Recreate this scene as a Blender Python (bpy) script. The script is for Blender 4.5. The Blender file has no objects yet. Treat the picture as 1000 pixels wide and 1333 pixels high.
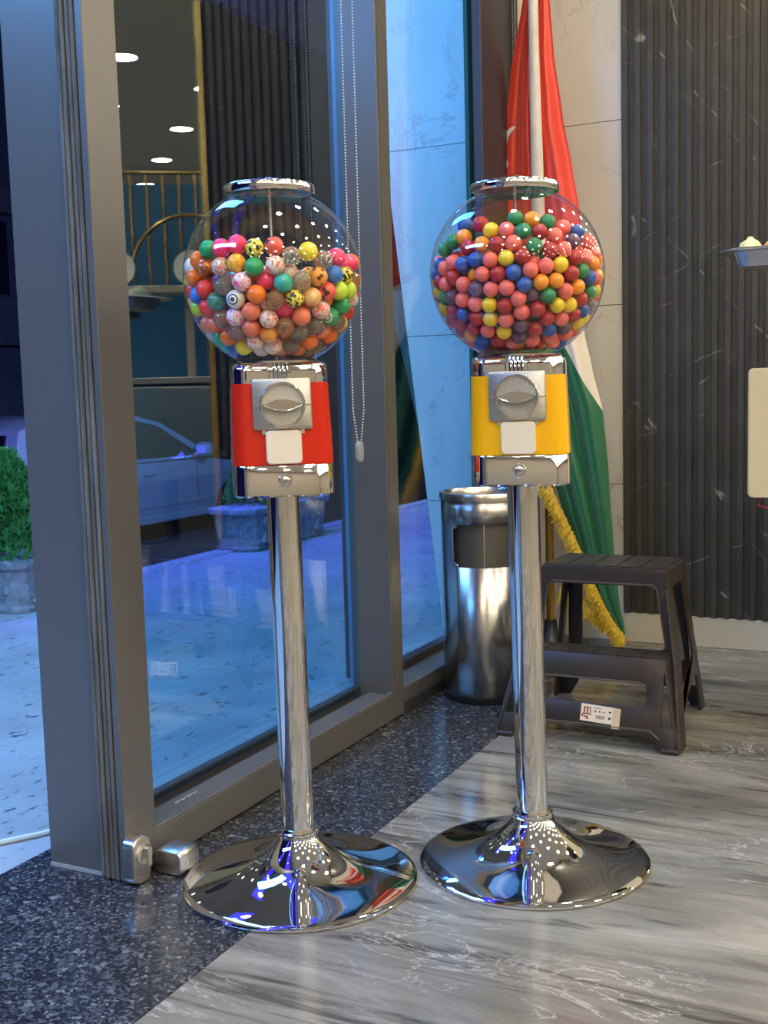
import bpy, math, random
import numpy as np
from mathutils import Vector, Matrix
random.seed(7); rng = np.random.RandomState(11)
S = bpy.context.scene
COL = S.collection
PI = math.pi

# ------------------------------------------------------------------ camera
CAM = Vector((1.3539, -3.8792, 0.90))
pit, roll, yaw = math.radians(6.2097), math.radians(1.577), math.radians(26.655)
FW = Vector((-math.sin(yaw)*math.cos(pit), math.cos(yaw)*math.cos(pit), -math.sin(pit)))
r0 = Vector((math.cos(yaw), math.sin(yaw), 0)); d0 = FW.cross(r0)
RT = r0*math.cos(roll) + d0*math.sin(roll); DN = d0*math.cos(roll) - r0*math.sin(roll)
cd = bpy.data.cameras.new('camera'); cam = bpy.data.objects.new('camera', cd); COL.objects.link(cam)
cd.sensor_fit = 'HORIZONTAL'; cd.sensor_width = 36.0; cd.lens = 54.0; cd.clip_start = 0.05; cd.clip_end = 200
M4 = Matrix(((RT.x, -DN.x, -FW.x, CAM.x), (RT.y, -DN.y, -FW.y, CAM.y), (RT.z, -DN.z, -FW.z, CAM.z), (0, 0, 0, 1)))
cam.matrix_world = M4
S.camera = cam

# ------------------------------------------------------------------ world, exposure, large lights
W = bpy.data.worlds.new('night'); S.world = W; W.use_nodes = True
W.node_tree.nodes['Background'].inputs[0].default_value = (0.010, 0.008, 0.060, 1)
W.node_tree.nodes['Background'].inputs[1].default_value = 0.6
S.view_settings.view_transform = 'Standard'; S.view_settings.look = 'None'
S.view_settings.exposure = 0.0; S.view_settings.gamma = 1.0; S.view_settings.use_curve_mapping = False
S.cycles.max_bounces = 10; S.cycles.transparent_max_bounces = 24
S.cycles.glossy_bounces = 6; S.cycles.sample_clamp_indirect = 6.0
LAMP = 96.0           # emission of the round ceiling downlights

def area(name, loc, target, size, size_y, power, col):
    l = bpy.data.lights.new(name, 'AREA'); l.shape = 'RECTANGLE'; l.size = size; l.size_y = size_y
    l.energy = power; l.color = col
    o = bpy.data.objects.new(name, l); COL.objects.link(o); o.location = loc
    o.rotation_euler = (Vector(target)-Vector(loc)).to_track_quat('-Z', 'Y').to_euler()
    ADDED_LAMPS.append((loc, o.rotation_euler.copy(), size, size_y))
    return o
ADDED_LAMPS = []
# added blue lights for the glow outside; lamps unseen, housings made up
area('added_facade_light', (-1.45, -1.25, 3.05), (-1.2, -1.0, 0), 1.8, 0.35, 115, (0.18, 0.48, 1.0))
area('added_facade_light', (-1.5, -4.6, 3.05), (-1.3, -4.0, 0), 2.4, 0.35, 230, (0.13, 0.42, 1.0))
area('added_facade_light', (-1.3, 1.1, 3.05), (-1.5, 2.0, 0), 1.4, 0.35, 110, (0.13, 0.42, 1.0))
area('added_car_light', (-2.4, 5.2, 2.95), (-7.4, 7.0, 0.0), 1.2, 0.4, 330, (0.25, 0.48, 1.0))
area('added_car_light', (-2.4, 0.6, 2.95), (-6.8, 4.2, -0.2), 1.2, 0.4, 420, (0.16, 0.10, 1.0))

# ------------------------------------------------------------------ mesh helper
class MB:
    def __init__(s): s.v = []; s.f = []; s.mi = []; s.cur = 0
    def add(s, vs, fs):
        b = len(s.v); s.v += [tuple(map(float, v)) for v in vs]
        for f in fs: s.f.append(tuple(b+i for i in f)); s.mi.append(s.cur)
        return s
    def box(s, x0, x1, y0, y1, z0, z1, bev=0.0):
        if bev <= 0:
            vs = [(x0,y0,z0),(x1,y0,z0),(x1,y1,z0),(x0,y1,z0),(x0,y0,z1),(x1,y0,z1),(x1,y1,z1),(x0,y1,z1)]
            return s.add(vs, [(3,2,1,0),(4,5,6,7),(0,1,5,4),(1,2,6,5),(2,3,7,6),(3,0,4,7)])
        b = bev
        L = lambda ax0,ax1,ay0,ay1,c: [(ax0+c,ay0),(ax1-c,ay0),(ax1,ay0+c),(ax1,ay1-c),(ax1-c,ay1),(ax0+c,ay1),(ax0,ay1-c),(ax0,ay0+c)]
        rings = [(L(x0+b,x1-b,y0+b,y1-b,b*.4), z0), (L(x0,x1,y0,y1,b), z0+b), (L(x0,x1,y0,y1,b), z1-b), (L(x0+b,x1-b,y0+b,y1-b,b*.4), z1)]
        return s.loft([[(x,y,z) for x,y in l] for l, z in rings])
    def hexa(s, p):   # 8 points: bottom 4 ccw, top 4 ccw
        return s.add(p, [(3,2,1,0),(4,5,6,7),(0,1,5,4),(1,2,6,5),(2,3,7,6),(3,0,4,7)])
    def loft(s, loops, cap0=True, cap1=True, closed=False):
        n = len(loops[0]); vs = [p for l in loops for p in l]; fs = []
        m = len(loops)
        for k in range(m if closed else m-1):
            k2 = (k+1) % m
            for i in range(n):
                j = (i+1) % n
                fs.append((k*n+i, k*n+j, k2*n+j, k2*n+i))
        if not closed:
            if cap0: fs.append(tuple(range(n-1, -1, -1)))
            if cap1: fs.append(tuple((m-1)*n+i for i in range(n)))
        return s.add(vs, fs)
    def lathe(s, prof, c=(0,0,0), seg=48, cap0=True, cap1=True):
        loops = [[(c[0]+r*math.cos(2*PI*i/seg), c[1]+r*math.sin(2*PI*i/seg), c[2]+z) for i in range(seg)] for r, z in prof]
        return s.loft(loops, cap0, cap1)
    def tube(s, pts, r, seg=10, caps=True):
        pts = [Vector(p) for p in pts]; loops = []
        prev = None
        for i, p in enumerate(pts):
            t = (pts[min(i+1, len(pts)-1)] - pts[max(i-1, 0)]).normalized()
            a = prev if prev is not None else (Vector((0,0,1)) if abs(t.z) < .9 else Vector((1,0,0)))
            u = (a - t*a.dot(t)).normalized(); prev = u; w = t.cross(u)
            rr = r[i] if isinstance(r, (list, tuple)) else r
            loops.append([tuple(p + u*rr*math.cos(2*PI*k/seg) + w*rr*math.sin(2*PI*k/seg)) for k in range(seg)])
        return s.loft(loops, caps, caps)
    def sphere(s, c, r, seg=16, rings=10, sc=(1,1,1)):
        prof = [(r*math.sin(PI*k/rings), -r*math.cos(PI*k/rings)) for k in range(1, rings)]
        vs = [(c[0], c[1], c[2]-r*sc[2])]; fs = []
        for pr, pz in prof:
            vs += [(c[0]+pr*math.cos(2*PI*i/seg)*sc[0], c[1]+pr*math.sin(2*PI*i/seg)*sc[1], c[2]+pz*sc[2]) for i in range(seg)]
        vs.append((c[0], c[1], c[2]+r*sc[2])); top = len(vs)-1
        for i in range(seg):
            j = (i+1) % seg
            fs.append((0, 1+j, 1+i)); fs.append((top, 1+(rings-2)*seg+i, 1+(rings-2)*seg+j))
        for k in range(rings-2):
            for i in range(seg):
                j = (i+1) % seg; b = 1+k*seg
                fs.append((b+i, b+j, b+seg+j, b+seg+i))
        return s.add(vs, fs)
    def prism(s, poly, depth, frame=None):   # poly in (a,b); extruded along c; frame(a,b,c)->xyz
        frame = frame or (lambda a, b, c: (a, c, b))
        return s.loft([[frame(a, b, 0) for a, b in poly], [frame(a, b, depth) for a, b in poly]])
    def build(s, name, mat, parent=None, smooth=False, angle=40, bevel=0.0):
        me = bpy.data.meshes.new(name); me.from_pydata(s.v, [], s.f)
        mats = mat if isinstance(mat, (list, tuple)) else [mat]
        for m in mats: me.materials.append(m)
        if len(mats) > 1: me.polygons.foreach_set('material_index', s.mi)
        me.update()
        import bmesh
        bm = bmesh.new(); bm.from_mesh(me)
        bmesh.ops.recalc_face_normals(bm, faces=bm.faces)
        if bevel > 0:
            es = [e for e in bm.edges if len(e.link_faces) == 2 and e.calc_face_angle(0) > math.radians(35)]
            bmesh.ops.bevel(bm, geom=es, offset=bevel, segments=2, profile=.6, affect='EDGES', clamp_overlap=True)
            smooth = True
        if smooth:
            for f in bm.faces: f.smooth = True
            for e in bm.edges:
                if len(e.link_faces) == 2 and e.calc_face_angle(0) > math.radians(angle): e.smooth = False
        bm.to_mesh(me); bm.free()
        o = bpy.data.objects.new(name, me); COL.objects.link(o)
        if parent is not None: o.parent = parent
        return o

def tag(o, label=None, cat=None, group=None, kind=None):
    if label: o['label'] = label
    if cat: o['category'] = cat
    if group: o['group'] = group
    if kind: o['kind'] = kind
    return o
def empty(name, loc=(0,0,0), rz=0, label=None, cat=None, group=None, kind=None):
    o = bpy.data.objects.new(name, None); COL.objects.link(o); o.location = loc; o.rotation_euler = (0,0,rz)
    o.empty_display_size = .05
    return tag(o, label, cat, group, kind)
def struct(o): o['kind'] = 'structure'; return o

# ------------------------------------------------------------------ materials
def new(name):
    m = bpy.data.materials.new(name); m.use_nodes = True
    nt = m.node_tree; return m, nt, nt.nodes['Principled BSDF'], nt.nodes['Material Output']
def P(name, col, rough=.5, metal=0., spec=.5, coat=0., emit=None, es=0., trans=0., ior=1.45, aniso=0.):
    m, nt, b, o = new(name)
    b.inputs['Base Color'].default_value = (*col, 1); b.inputs['Roughness'].default_value = rough
    b.inputs['Metallic'].default_value = metal; b.inputs['Specular IOR Level'].default_value = spec
    b.inputs['Coat Weight'].default_value = coat; b.inputs['IOR'].default_value = ior
    b.inputs['Transmission Weight'].default_value = trans
    if emit: b.inputs['Emission Color'].default_value = (*emit, 1); b.inputs['Emission Strength'].default_value = es
    if aniso:
        b.inputs['Anisotropic'].default_value = aniso; b.inputs['Anisotropic Rotation'].default_value = .25
        t = nt.nodes.new('ShaderNodeTangent'); t.direction_type = 'RADIAL'; t.axis = 'Z'
        nt.links.new(t.outputs[0], b.inputs['Tangent'])
    return m
def N(nt, t, **kw):
    n = nt.nodes.new(t)
    for k, v in kw.items(): setattr(n, k, v)
    return n
def mapped(nt, scale=(1,1,1), rot=(0,0,0), loc=(0,0,0), coord='Object'):
    tc = N(nt, 'ShaderNodeTexCoord'); mp = N(nt, 'ShaderNodeMapping')
    mp.inputs['Scale'].default_value = scale; mp.inputs['Rotation'].default_value = rot; mp.inputs['Location'].default_value = loc
    nt.links.new(tc.outputs[coord], mp.inputs[0]); return mp.outputs[0]
def ramp(nt, src, stops, interp='LINEAR'):
    r = N(nt, 'ShaderNodeValToRGB'); r.color_ramp.interpolation = interp
    e = r.color_ramp.elements
    while len(e) < len(stops): e.new(.5)
    for i, (p, c) in enumerate(stops): e[i].position = p; e[i].color = (*c, 1) if len(c) == 3 else c
    nt.links.new(src, r.inputs[0]); return r.outputs[0]
def noise(nt, vec, scale, detail=4, rough=.5, dist=0.):
    n = N(nt, 'ShaderNodeTexNoise'); n.inputs['Scale'].default_value = scale; n.inputs['Detail'].default_value = detail
    n.inputs['Roughness'].default_value = rough; n.inputs['Distortion'].default_value = dist
    nt.links.new(vec, n.inputs['Vector']); return n.outputs['Fac']
def mixc(nt, fac, a, b, mode='MIX'):
    m = N(nt, 'ShaderNodeMix', data_type='RGBA', blend_type=mode)
    for sock, v in ((m.inputs[0], fac), (m.inputs[6], a), (m.inputs[7], b)):
        if isinstance(v, (int, float)): sock.default_value = v
        elif isinstance(v, tuple): sock.default_value = (*v, 1) if len(v) == 3 else v
        else: nt.links.new(v, sock)
    return m.outputs[2]
def mth(nt, op, a, b=None):
    m = N(nt, 'ShaderNodeMath', operation=op)
    for i, v in enumerate((a, b)):
        if v is None: continue
        if isinstance(v, (int, float)): m.inputs[i].default_value = v
        else: nt.links.new(v, m.inputs[i])
    return m.outputs[0]
def bump(nt, b, h, strength, dist=.002):
    n = N(nt, 'ShaderNodeBump'); n.inputs['Strength'].default_value = strength; n.inputs['Distance'].default_value = dist
    nt.links.new(h, n.inputs['Height']); nt.links.new(n.outputs[0], b.inputs['Normal'])

def thin_clear(name, f0, tint=(1,1,1), gloss=(1,1,1), power=5.0):   # pane / thin shell: clear with Schlick reflection
    m, nt, b, out = new(name); nt.nodes.remove(b)
    lw = N(nt, 'ShaderNodeLayerWeight'); lw.inputs[0].default_value = .5
    f = mth(nt, 'ADD', mth(nt, 'MULTIPLY', mth(nt, 'POWER', lw.outputs['Facing'], power), 1-f0), f0)
    t = N(nt, 'ShaderNodeBsdfTransparent'); t.inputs[0].default_value = (*tint, 1)
    g = N(nt, 'ShaderNodeBsdfGlossy'); g.inputs['Roughness'].default_value = .0; g.inputs['Color'].default_value = (*gloss, 1)
    mx = N(nt, 'ShaderNodeMixShader'); nt.links.new(f, mx.inputs[0]); nt.links.new(t.outputs[0], mx.inputs[1]); nt.links.new(g.outputs[0], mx.inputs[2])
    nt.links.new(mx.outputs[0], out.inputs[0]); return m

def m_floor():
    m, nt, b, o = new('grey_veined_marble')
    v = mapped(nt, (.55, 2.6, 1), (0, 0, .10))
    n1 = noise(nt, v, 1.7, 9, .62, 1.1)
    v2 = mapped(nt, (.8, 6.5, 1), (0, 0, .12), (3.1, 1.7, 0))
    n2 = noise(nt, v2, 2.2, 9, .66, 1.6)
    base = ramp(nt, n1, [(.25, (.060,.056,.048)), (.40, (.135,.128,.109)), (.54, (.215,.204,.175)), (.68, (.32,.303,.262)), (.85, (.20,.19,.163))])
    streak = ramp(nt, n2, [(.36, (.36,.35,.34)), (.455, (.90,.90,.90)), (.60, (1.05,1.05,1.05)), (.70, (1.38,1.36,1.32))])
    c = mixc(nt, 1.0, base, streak, 'MULTIPLY')
    v3 = mapped(nt, (1.1, 3.2, 1), (0, 0, .2), (7, 2, 0))
    n3 = noise(nt, v3, 2.6, 7, .6, 2.2)
    vein = ramp(nt, mth(nt, 'ABSOLUTE', mth(nt, 'SUBTRACT', n3, .5)), [(0., (1,1,1)), (.013, (0,0,0))])
    msk = ramp(nt, noise(nt, mapped(nt, (1,1,1)), 2.3, 3), [(.46, (0,0,0)), (.62, (.85,.85,.85))])
    c = mixc(nt, mth(nt, 'MULTIPLY', vein, msk), c, (.50,.48,.43))
    nt.links.new(c, b.inputs['Base Color']); b.inputs['Roughness'].default_value = .13
    b.inputs['Specular IOR Level'].default_value = .45
    return m
def m_granite():
    m, nt, b, o = new('dark_speckled_granite')
    v = mapped(nt, (1, 1, 1))
    def vor(scale, rnd=1.):
        n = N(nt, 'ShaderNodeTexVoronoi'); n.inputs['Scale'].default_value = scale; n.inputs['Randomness'].default_value = rnd
        wv = N(nt, 'ShaderNodeVectorMath', operation='ADD'); nn = N(nt, 'ShaderNodeTexNoise'); nn.inputs['Scale'].default_value = 60
        sc = N(nt, 'ShaderNodeVectorMath', operation='SCALE'); sc.inputs['Scale'].default_value = .012
        nt.links.new(v, nn.inputs['Vector']); nt.links.new(nn.outputs['Color'], sc.inputs[0]); nt.links.new(v, wv.inputs[0]); nt.links.new(sc.outputs[0], wv.inputs[1])
        nt.links.new(wv.outputs[0], n.inputs['Vector']); s = N(nt, 'ShaderNodeSeparateColor'); nt.links.new(n.outputs['Color'], s.inputs[0]); return s.outputs[0], s.outputs[1]
    a, a2 = vor(210); c2, c3 = vor(95)
    base = ramp(nt, a, [(0., (.009,.010,.013)), (.45, (.024,.026,.032)), (.78, (.054,.057,.066)), (.93, (.095,.10,.11)), (1., (.20,.20,.20))])
    fl = ramp(nt, c2, [(.88, (0,0,0)), (.96, (.6,.6,.6))])
    col = mixc(nt, fl, base, ramp(nt, c3, [(0., (.05,.053,.065)), (.6, (.115,.12,.14)), (1., (.27,.27,.26))]))
    nt.links.new(col, b.inputs['Base Color']); b.inputs['Roughness'].default_value = .16; return m
def m_marble_wall():
    m, nt, b, o = new('cream_veined_wall_marble')
    v = mapped(nt, (1, 1, 1), (0, .6, 0))
    n = noise(nt, v, 2.2, 8, .6, 1.5)
    vein = ramp(nt, mth(nt, 'ABSOLUTE', mth(nt, 'SUBTRACT', n, .5)), [(0., (1,1,1)), (.010, (0,0,0))])
    mk = ramp(nt, noise(nt, v, 3.1, 3), [(.44, (0,0,0)), (.60, (.8,.8,.8))])
    base = ramp(nt, noise(nt, v, 1.3, 5), [(.3, (.60,.56,.50)), (.7, (.70,.665,.60))])
    nt.links.new(mixc(nt, mth(nt, 'MULTIPLY', vein, mk), base, (.36,.32,.27)), b.inputs['Base Color'])
    b.inputs['Roughness'].default_value = .28; return m
def m_black_marble():
    m, nt, b, o = new('black_white_veined_marble')
    tc = N(nt, 'ShaderNodeTexCoord'); sx = N(nt, 'ShaderNodeSeparateXYZ'); nt.links.new(tc.outputs['Object'], sx.inputs[0])
    def fam(dx, dz, along, across, wd, off):
        a = mth(nt, 'ADD', mth(nt, 'MULTIPLY', sx.outputs[0], dx*along), mth(nt, 'MULTIPLY', sx.outputs[2], dz*along))
        c_ = mth(nt, 'ADD', mth(nt, 'MULTIPLY', sx.outputs[0], -dz*across), mth(nt, 'MULTIPLY', sx.outputs[2], dx*across))
        cx = N(nt, 'ShaderNodeCombineXYZ'); nt.links.new(a, cx.inputs[0]); nt.links.new(c_, cx.inputs[1]); cx.inputs[2].default_value = off
        n = noise(nt, cx.outputs[0], 1., 1.5, .45, .15)
        return ramp(nt, mth(nt, 'ABSOLUTE', mth(nt, 'SUBTRACT', n, .5)), [(0., (1,1,1)), (wd, (0,0,0))])
    v1 = fam(.62, -.785, .9, 6.5, .0055, 4.7); v2 = fam(.93, .36, 1.1, 4.0, .0035, 8.1)
    m1_ = ramp(nt, noise(nt, mapped(nt, (1,1,1), (0,0,0), (4,0,2)), 11, 2, .6), [(.53, (0,0,0)), (.62, (.75,.75,.75))])
    m2_ = ramp(nt, noise(nt, mapped(nt, (1,1,1), (0,0,0), (9,0,5)), 9, 2, .6), [(.54, (0,0,0)), (.66, (.55,.55,.55))])
    vein = mth(nt, 'MAXIMUM', mth(nt, 'MULTIPLY', v1, m1_), mth(nt, 'MULTIPLY', v2, m2_)); mk = 1.0
    base = ramp(nt, noise(nt, mapped(nt), 7, 7, .65), [(.3, (.041,.038,.031)), (.7, (.070,.065,.053))])
    nt.links.new(mixc(nt, mth(nt, 'MULTIPLY', vein, mk), base, (.55,.53,.48)), b.inputs['Base Color'])
    b.inputs['Roughness'].default_value = .42; return m
def m_pavement():
    m, nt, b, o = new('pale_speckled_paving')
    v = mapped(nt, (1, 1.0, 1))
    d = ramp(nt, noise(nt, mapped(nt, (1.7, .8, 1), (0,0,.5)), 24, 3, .6), [(.30, (.12,.12,.13)), (.40, (1,1,1))])
    base = ramp(nt, noise(nt, v, 3, 6), [(.3, (.26,.26,.26)), (.7, (.38,.38,.38))])
    nt.links.new(mixc(nt, 1., base, d, 'MULTIPLY'), b.inputs['Base Color']); b.inputs['Roughness'].default_value = .45; return m
def m_noise(name, c0, c1, scale, rough=.6, bmp=0., stretch=(1,1,1), metal=0., detail=6):
    m, nt, b, o = new(name); n = noise(nt, mapped(nt, stretch), scale, detail, .6)
    nt.links.new(ramp(nt, n, [(.3, c0), (.7, c1)]), b.inputs['Base Color']); b.inputs['Roughness'].default_value = rough
    b.inputs['Metallic'].default_value = metal
    if bmp: bump(nt, b, n, bmp)
    return m

MAT = dict(
    floor=m_floor(), granite=m_granite(), marble=m_marble_wall(), black=m_black_marble(), paving=m_pavement(),
    chrome=P('polished_chrome', (.86,.86,.86), .035, 1.),
    castmetal=m_noise('sandy_cast_zinc', (.40,.39,.35), (.58,.57,.52), 420, .38, .5, metal=1.),
    castgloss=P('polished_zinc', (.74,.73,.69), .16, 1.),
    steel=P('brushed_steel', (.60,.58,.54), .27, 1., aniso=.85),
    steelplain=P('satin_steel', (.66,.64,.60), .25, 1.),
    nickel=P('satin_nickel', (.72,.69,.62), .28, 1.),
    red=P('red_enamel', (.60,.020,.006), .22, coat=.3), yellow=P('yellow_enamel', (.90,.47,.004), .24, coat=.3),
    flap=P('cream_plastic_flap', (.80,.71,.54), .35),
    globe=thin_clear('clear_acrylic', .045, (.985,.985,.98)),
    doorglass=thin_clear('tinted_door_glass', .17, (.66,.86,.93), (.93,.96,1.)),
    sideglass=thin_clear('window_glass', .06, (.82,.94,.98)),
    alu=P('graphite_aluminium', (.135,.130,.122), .33, .3), aludark=P('dark_graphite_aluminium', (.050,.050,.058), .4, .3),
    gasket=m_noise('ribbed_rubber_gasket', (.06,.056,.046), (.17,.16,.135), 60, .8, .6, (1,1,.12)),
    sealant=P('grey_sealant', (.30,.30,.28), .7),
    cream=P('cream_paint', (.66,.54,.31), .4), skirting=P('cream_skirting', (.60,.55,.42), .45),
    ceil=P('grey_ceiling_paint', (.72,.71,.69), .55), taupe=P('taupe_wall_paint', (.30,.27,.23), .7), darkwall=P('charcoal_wall_paint', (.06,.058,.055), .6),
    white=P('white_paint', (.75,.75,.73), .5), lamp=P('lamp_lens', (.9,.9,.9), .4, emit=(1.0,.88,.69), es=LAMP),
    gold=P('polished_brass', (.83,.58,.20), .2, 1.), goldsatin=P('gold_lacquer', (.62,.36,.06), .25, .9),
    brown=m_noise('dark_brown_plastic', (.030,.022,.018), (.041,.031,.025), 30, .36), brownedge=P('pale_brown_plastic', (.085,.066,.054), .45),
    sticker=P('cream_paper', (.78,.68,.52), .7), ink=P('dark_ink', (.06,.05,.045), .7), inkred=P('reddish_ink', (.28,.07,.05), .7),
    blackp=P('black_plastic', (.012,.012,.012), .4), bead=P('white_beads', (.72,.72,.70), .4),
    weightp=P('grey_plastic', (.30,.33,.32), .4), greenglass=P('green_glass_edge', (.05,.16,.13), .1), tealglass=P('teal_glass_edge', (.25,.75,.62), .15),
    tray=P('aluminium_tray', (.72,.72,.70), .3, 1.), wire=P('red_wire', (.5,.05,.03), .5),
    road=m_noise('asphalt', (.02,.02,.022), (.045,.045,.05), 30, .8), building=m_noise('dark_facade', (.035,.035,.045), (.06,.06,.075), 2., .7),
    darkfin=m_noise('dark_cladding', (.05,.048,.048), (.08,.076,.075), 4, .5),
    stone=m_noise('carved_grey_stone', (.16,.16,.165), (.36,.36,.36), 28, .85, .7),
    carpaint=P('silver_car_paint', (.55,.57,.60), .22, .55, coat=.5), carglass=P('dark_car_glass', (.008,.009,.012), .08), tyre=P('tyre_rubber', (.012,.012,.012), .8),
    led=P('blue_led', (.1,.1,.9), .4, emit=(.06,.012,1.), es=1.8), ledwhite=P('white_led', (1,1,1), .4, emit=(.75,.85,1.), es=70.),
    bluepanel=P('blue_glowing_panel', (.03,.11,.18), .3, emit=(.06,.28,.50), es=.15),
    cable=P('pale_cable', (.6,.6,.55), .5),
)

# ------------------------------------------------------------------ setting: inside
XB = .3113                                              # border between granite and marble
struct(MB().box(XB, 9.5, -8, 8.5, -.06, 0).build('floor', MAT['floor']))
fl = bpy.data.objects['floor']
gy = [-8, -6.36, -4.74, -3.13, -1.523, 0.0]
for a, b in zip(gy[:-1], gy[1:]):
    MB().box(-.255, XB-.0012, a+.001, b-.001, -.06, .0006).build('granite_slab', MAT['granite'], fl)
MB().box(-.255, XB, -8, 0, -.08, -.004).build('slab_joint', MAT['sealant'], fl)
ZC = 3.2
struct(MB().box(-.3, 9.5, -8, 8.5, ZC, ZC+.1).build('ceiling', MAT['ceil']))
struct(MB().box(9.5, 9.6, -8, 8.5, 0, ZC).build('wall_right', MAT['taupe']))
struct(MB().box(-.2, 9.5, -8.1, -8, 0, ZC).build('wall_rear', MAT['taupe']))
struct(MB().box(-.2, 9.5, 8.5, 8.6, 0, ZC).build('wall_far', MAT['darkwall']))
struct(MB().box(-.2, 0, .25, 8.5, 0, ZC).build('wall_side', MAT['darkwall']))

# partition wall (marble half, fluted half); its outer end leans outward outside the glass
wb = MB()
wb.prism([(-.353, -.05), (1.14, -.05), (1.14, ZC), (-.705, ZC)], .24, lambda a, b, c: (a, c+.012, b))
wall = struct(wb.build('wall_back', MAT['darkwall']))
zj = [.0, .546, 1.153, 1.757, 2.36, ZC]
for z0, z1 in zip(zj[:-1], zj[1:]):
    MB().box(-.012, .3255, 0, .012, z0+.0012, z1-.0012).build('marble_tile', MAT['marble'], wall)
edge = lambda z: -.353 - .110*(z+.05)
zo = [-.05, .475, 1.08, 1.748, 2.36, ZC]
for z0, z1 in zip(zo[:-1], zo[1:]):
    MB().prism([(edge(z0), z0+.0012), (-.015, z0+.0012), (-.015, z1-.0012), (edge(z1), z1-.0012)], .012, lambda a, b, c: (a, c, b)).build('marble_tile', MAT['marble'], wall)
MB().box(.326, 1.13, .004, .012, .1, ZC).build('flute_backing', MAT['black'], wall)
pitch = .0417; k = 0
while .3275 + k*pitch < 1.12:
    x0 = .3275 + k*pitch
    MB().loft([[(x0, .004, z), (x0+.003, -.010, z), (x0+.0205, -.010, z), (x0+.0235, .004, z)] for z in (.102, ZC)]).build('rib', MAT['black'], wall)
    k += 1
MB().box(1.125, 1.155, -.014, .27, 0, ZC, .002).build('gold_edge_trim', MAT['gold'], wall)
struct(MB().box(.326, 1.125, -.006, .012, 0, .101, .0015).build('baseboard_back', MAT['skirting']))
# slab beyond the leaning marble end; its unlit look is put into the dark colour
sl = MB().prism([(-.40, -.05), (.1, -.05), (.1, 1.29), (-.70, 1.29)], .2, lambda a, b, c: (a-.06, c+.42, b))
outer = struct(sl.build('wall_outer', MAT['darkfin']))

# storefront header and the glazing behind the viewer
struct(MB().box(-.2, 0, -8, 0, 2.45, ZC).build('wall_front', MAT['alu']))

# ------------------------------------------------------------------ the open door leaf with its thick end
door = empty('door_1', (0, -2.28, 0), 0, kind='structure')
def dp(mb, name, mat, **kw): 
    o = mb.build(name, mat, door, **kw); o.matrix_parent_inverse = Matrix.Translation((0, 2.28, 0)); return o
DT = 2.45
dp(MB().box(-.199, -.064, -2.262, -2.20, .004, DT, .002), 'outer_stile', MAT['alu'])
dp(MB().box(-.196, -.07, -2.266, -2.258, .0, .007), 'sealant_bead', MAT['sealant'])
g = MB()
for i in range(4):
    x = -.062 + i*.0115
    g.box(x, x+.0085, -2.276-.002*(i % 2), -2.245, .004, DT, .0015)
g.box(-.064, -.014, -2.266, -2.24, .004, DT)
dp(g, 'rubber_gasket', MAT['gasket'])
dp(MB().box(-.016, 0, -2.277, -2.188, .004, DT, .0015).box(-.10, -.016, -2.24, -2.196, .004, DT), 'stile', MAT['alu'])
dp(MB().box(-.12, 0, -1.158, -1.09, .004, DT, .0015).box(-.006, .0015, -1.150, -1.141, .08, DT), 'stile', MAT['alu'])
dp(MB().box(-.075, 0, -2.19, -1.155, .004, .072, .0015), 'bottom_rail', MAT['alu'])
dp(MB().box(-.016, .0, -2.19, -1.155, .072, .078, .0012), 'glazing_bead', MAT['alu'])
dp(MB().box(-.135, -.075, -2.2, -1.155, .004, .062, .001).box(-.118, -.1, -2.2, -1.155, .062, .088), 'outer_rail', MAT['aludark'])
dp(MB().box(-.104, -.098, -2.198, -1.156, .075, DT-.06), 'glass_pane', MAT['doorglass'])
dp(MB().box(-.12, 0, -2.19, -1.155, DT-.07, DT), 'top_rail', MAT['alu'])
mk = MB()
for i in range(11): mk.box(-.055, -.049-.002*(i % 3), -2.055+i*.007, -2.0525+i*.007, .0722, .0726)
dp(mk, 'etched_marking', MAT['white'])
# floor bolt lock on the door corner
lk = MB(); N8 = 40
def rrect(w, h, r, n=8):
    pts = []
    for cx, cy, a0 in ((w/2-r, h/2-r, 0), (-w/2+r, h/2-r, PI/2), (-w/2+r, -h/2+r, PI), (w/2-r, -h/2+r, 1.5*PI)):
        pts += [(cx+r*math.cos(a0+PI/2*i/n), cy+r*math.sin(a0+PI/2*i/n)) for i in range(n+1)]
    return pts
yl, zl = -2.262, .046
lk.loft([[(x, yl+a*s, zl+b*s2) for a, b in rrect(.05, .088, .017)] for x, s, s2 in ((0,1,1), (.019,1,1), (.023,.97,.98), (.025,.9,.94))])
lock = dp(lk, 'lock_plate', MAT['nickel'], smooth=True)
def kid(mb, name, mat, par, **kw):
    o = mb.build(name, mat, par, **kw); return o
kn = MB(); ry = lambda a, r: (yl+.004+r*math.cos(a), zl+.008+r*math.sin(a))
kn.loft([[(x, *ry(2*PI*i/28, r)) for i in range(28)] for x, r in ((.024,.021), (.029,.021), (.030,.019), (.030,.016), (.027,.0155))])
kn.loft([[(x, yl+.004+a, zl+.008+b) for a, b in rrect(.010, .036, .004, 3)] for x in (.026, .040)])
kid(kn, 'thumb_turn', MAT['nickel'], lock, smooth=True)
kid(MB().loft([[(x, yl-.012+.003*math.cos(2*PI*i/12), zl-.03+.003*math.sin(2*PI*i/12)) for i in range(12)] for x in (.024, .0255)]), 'screw', MAT['steelplain'], lock)
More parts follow.
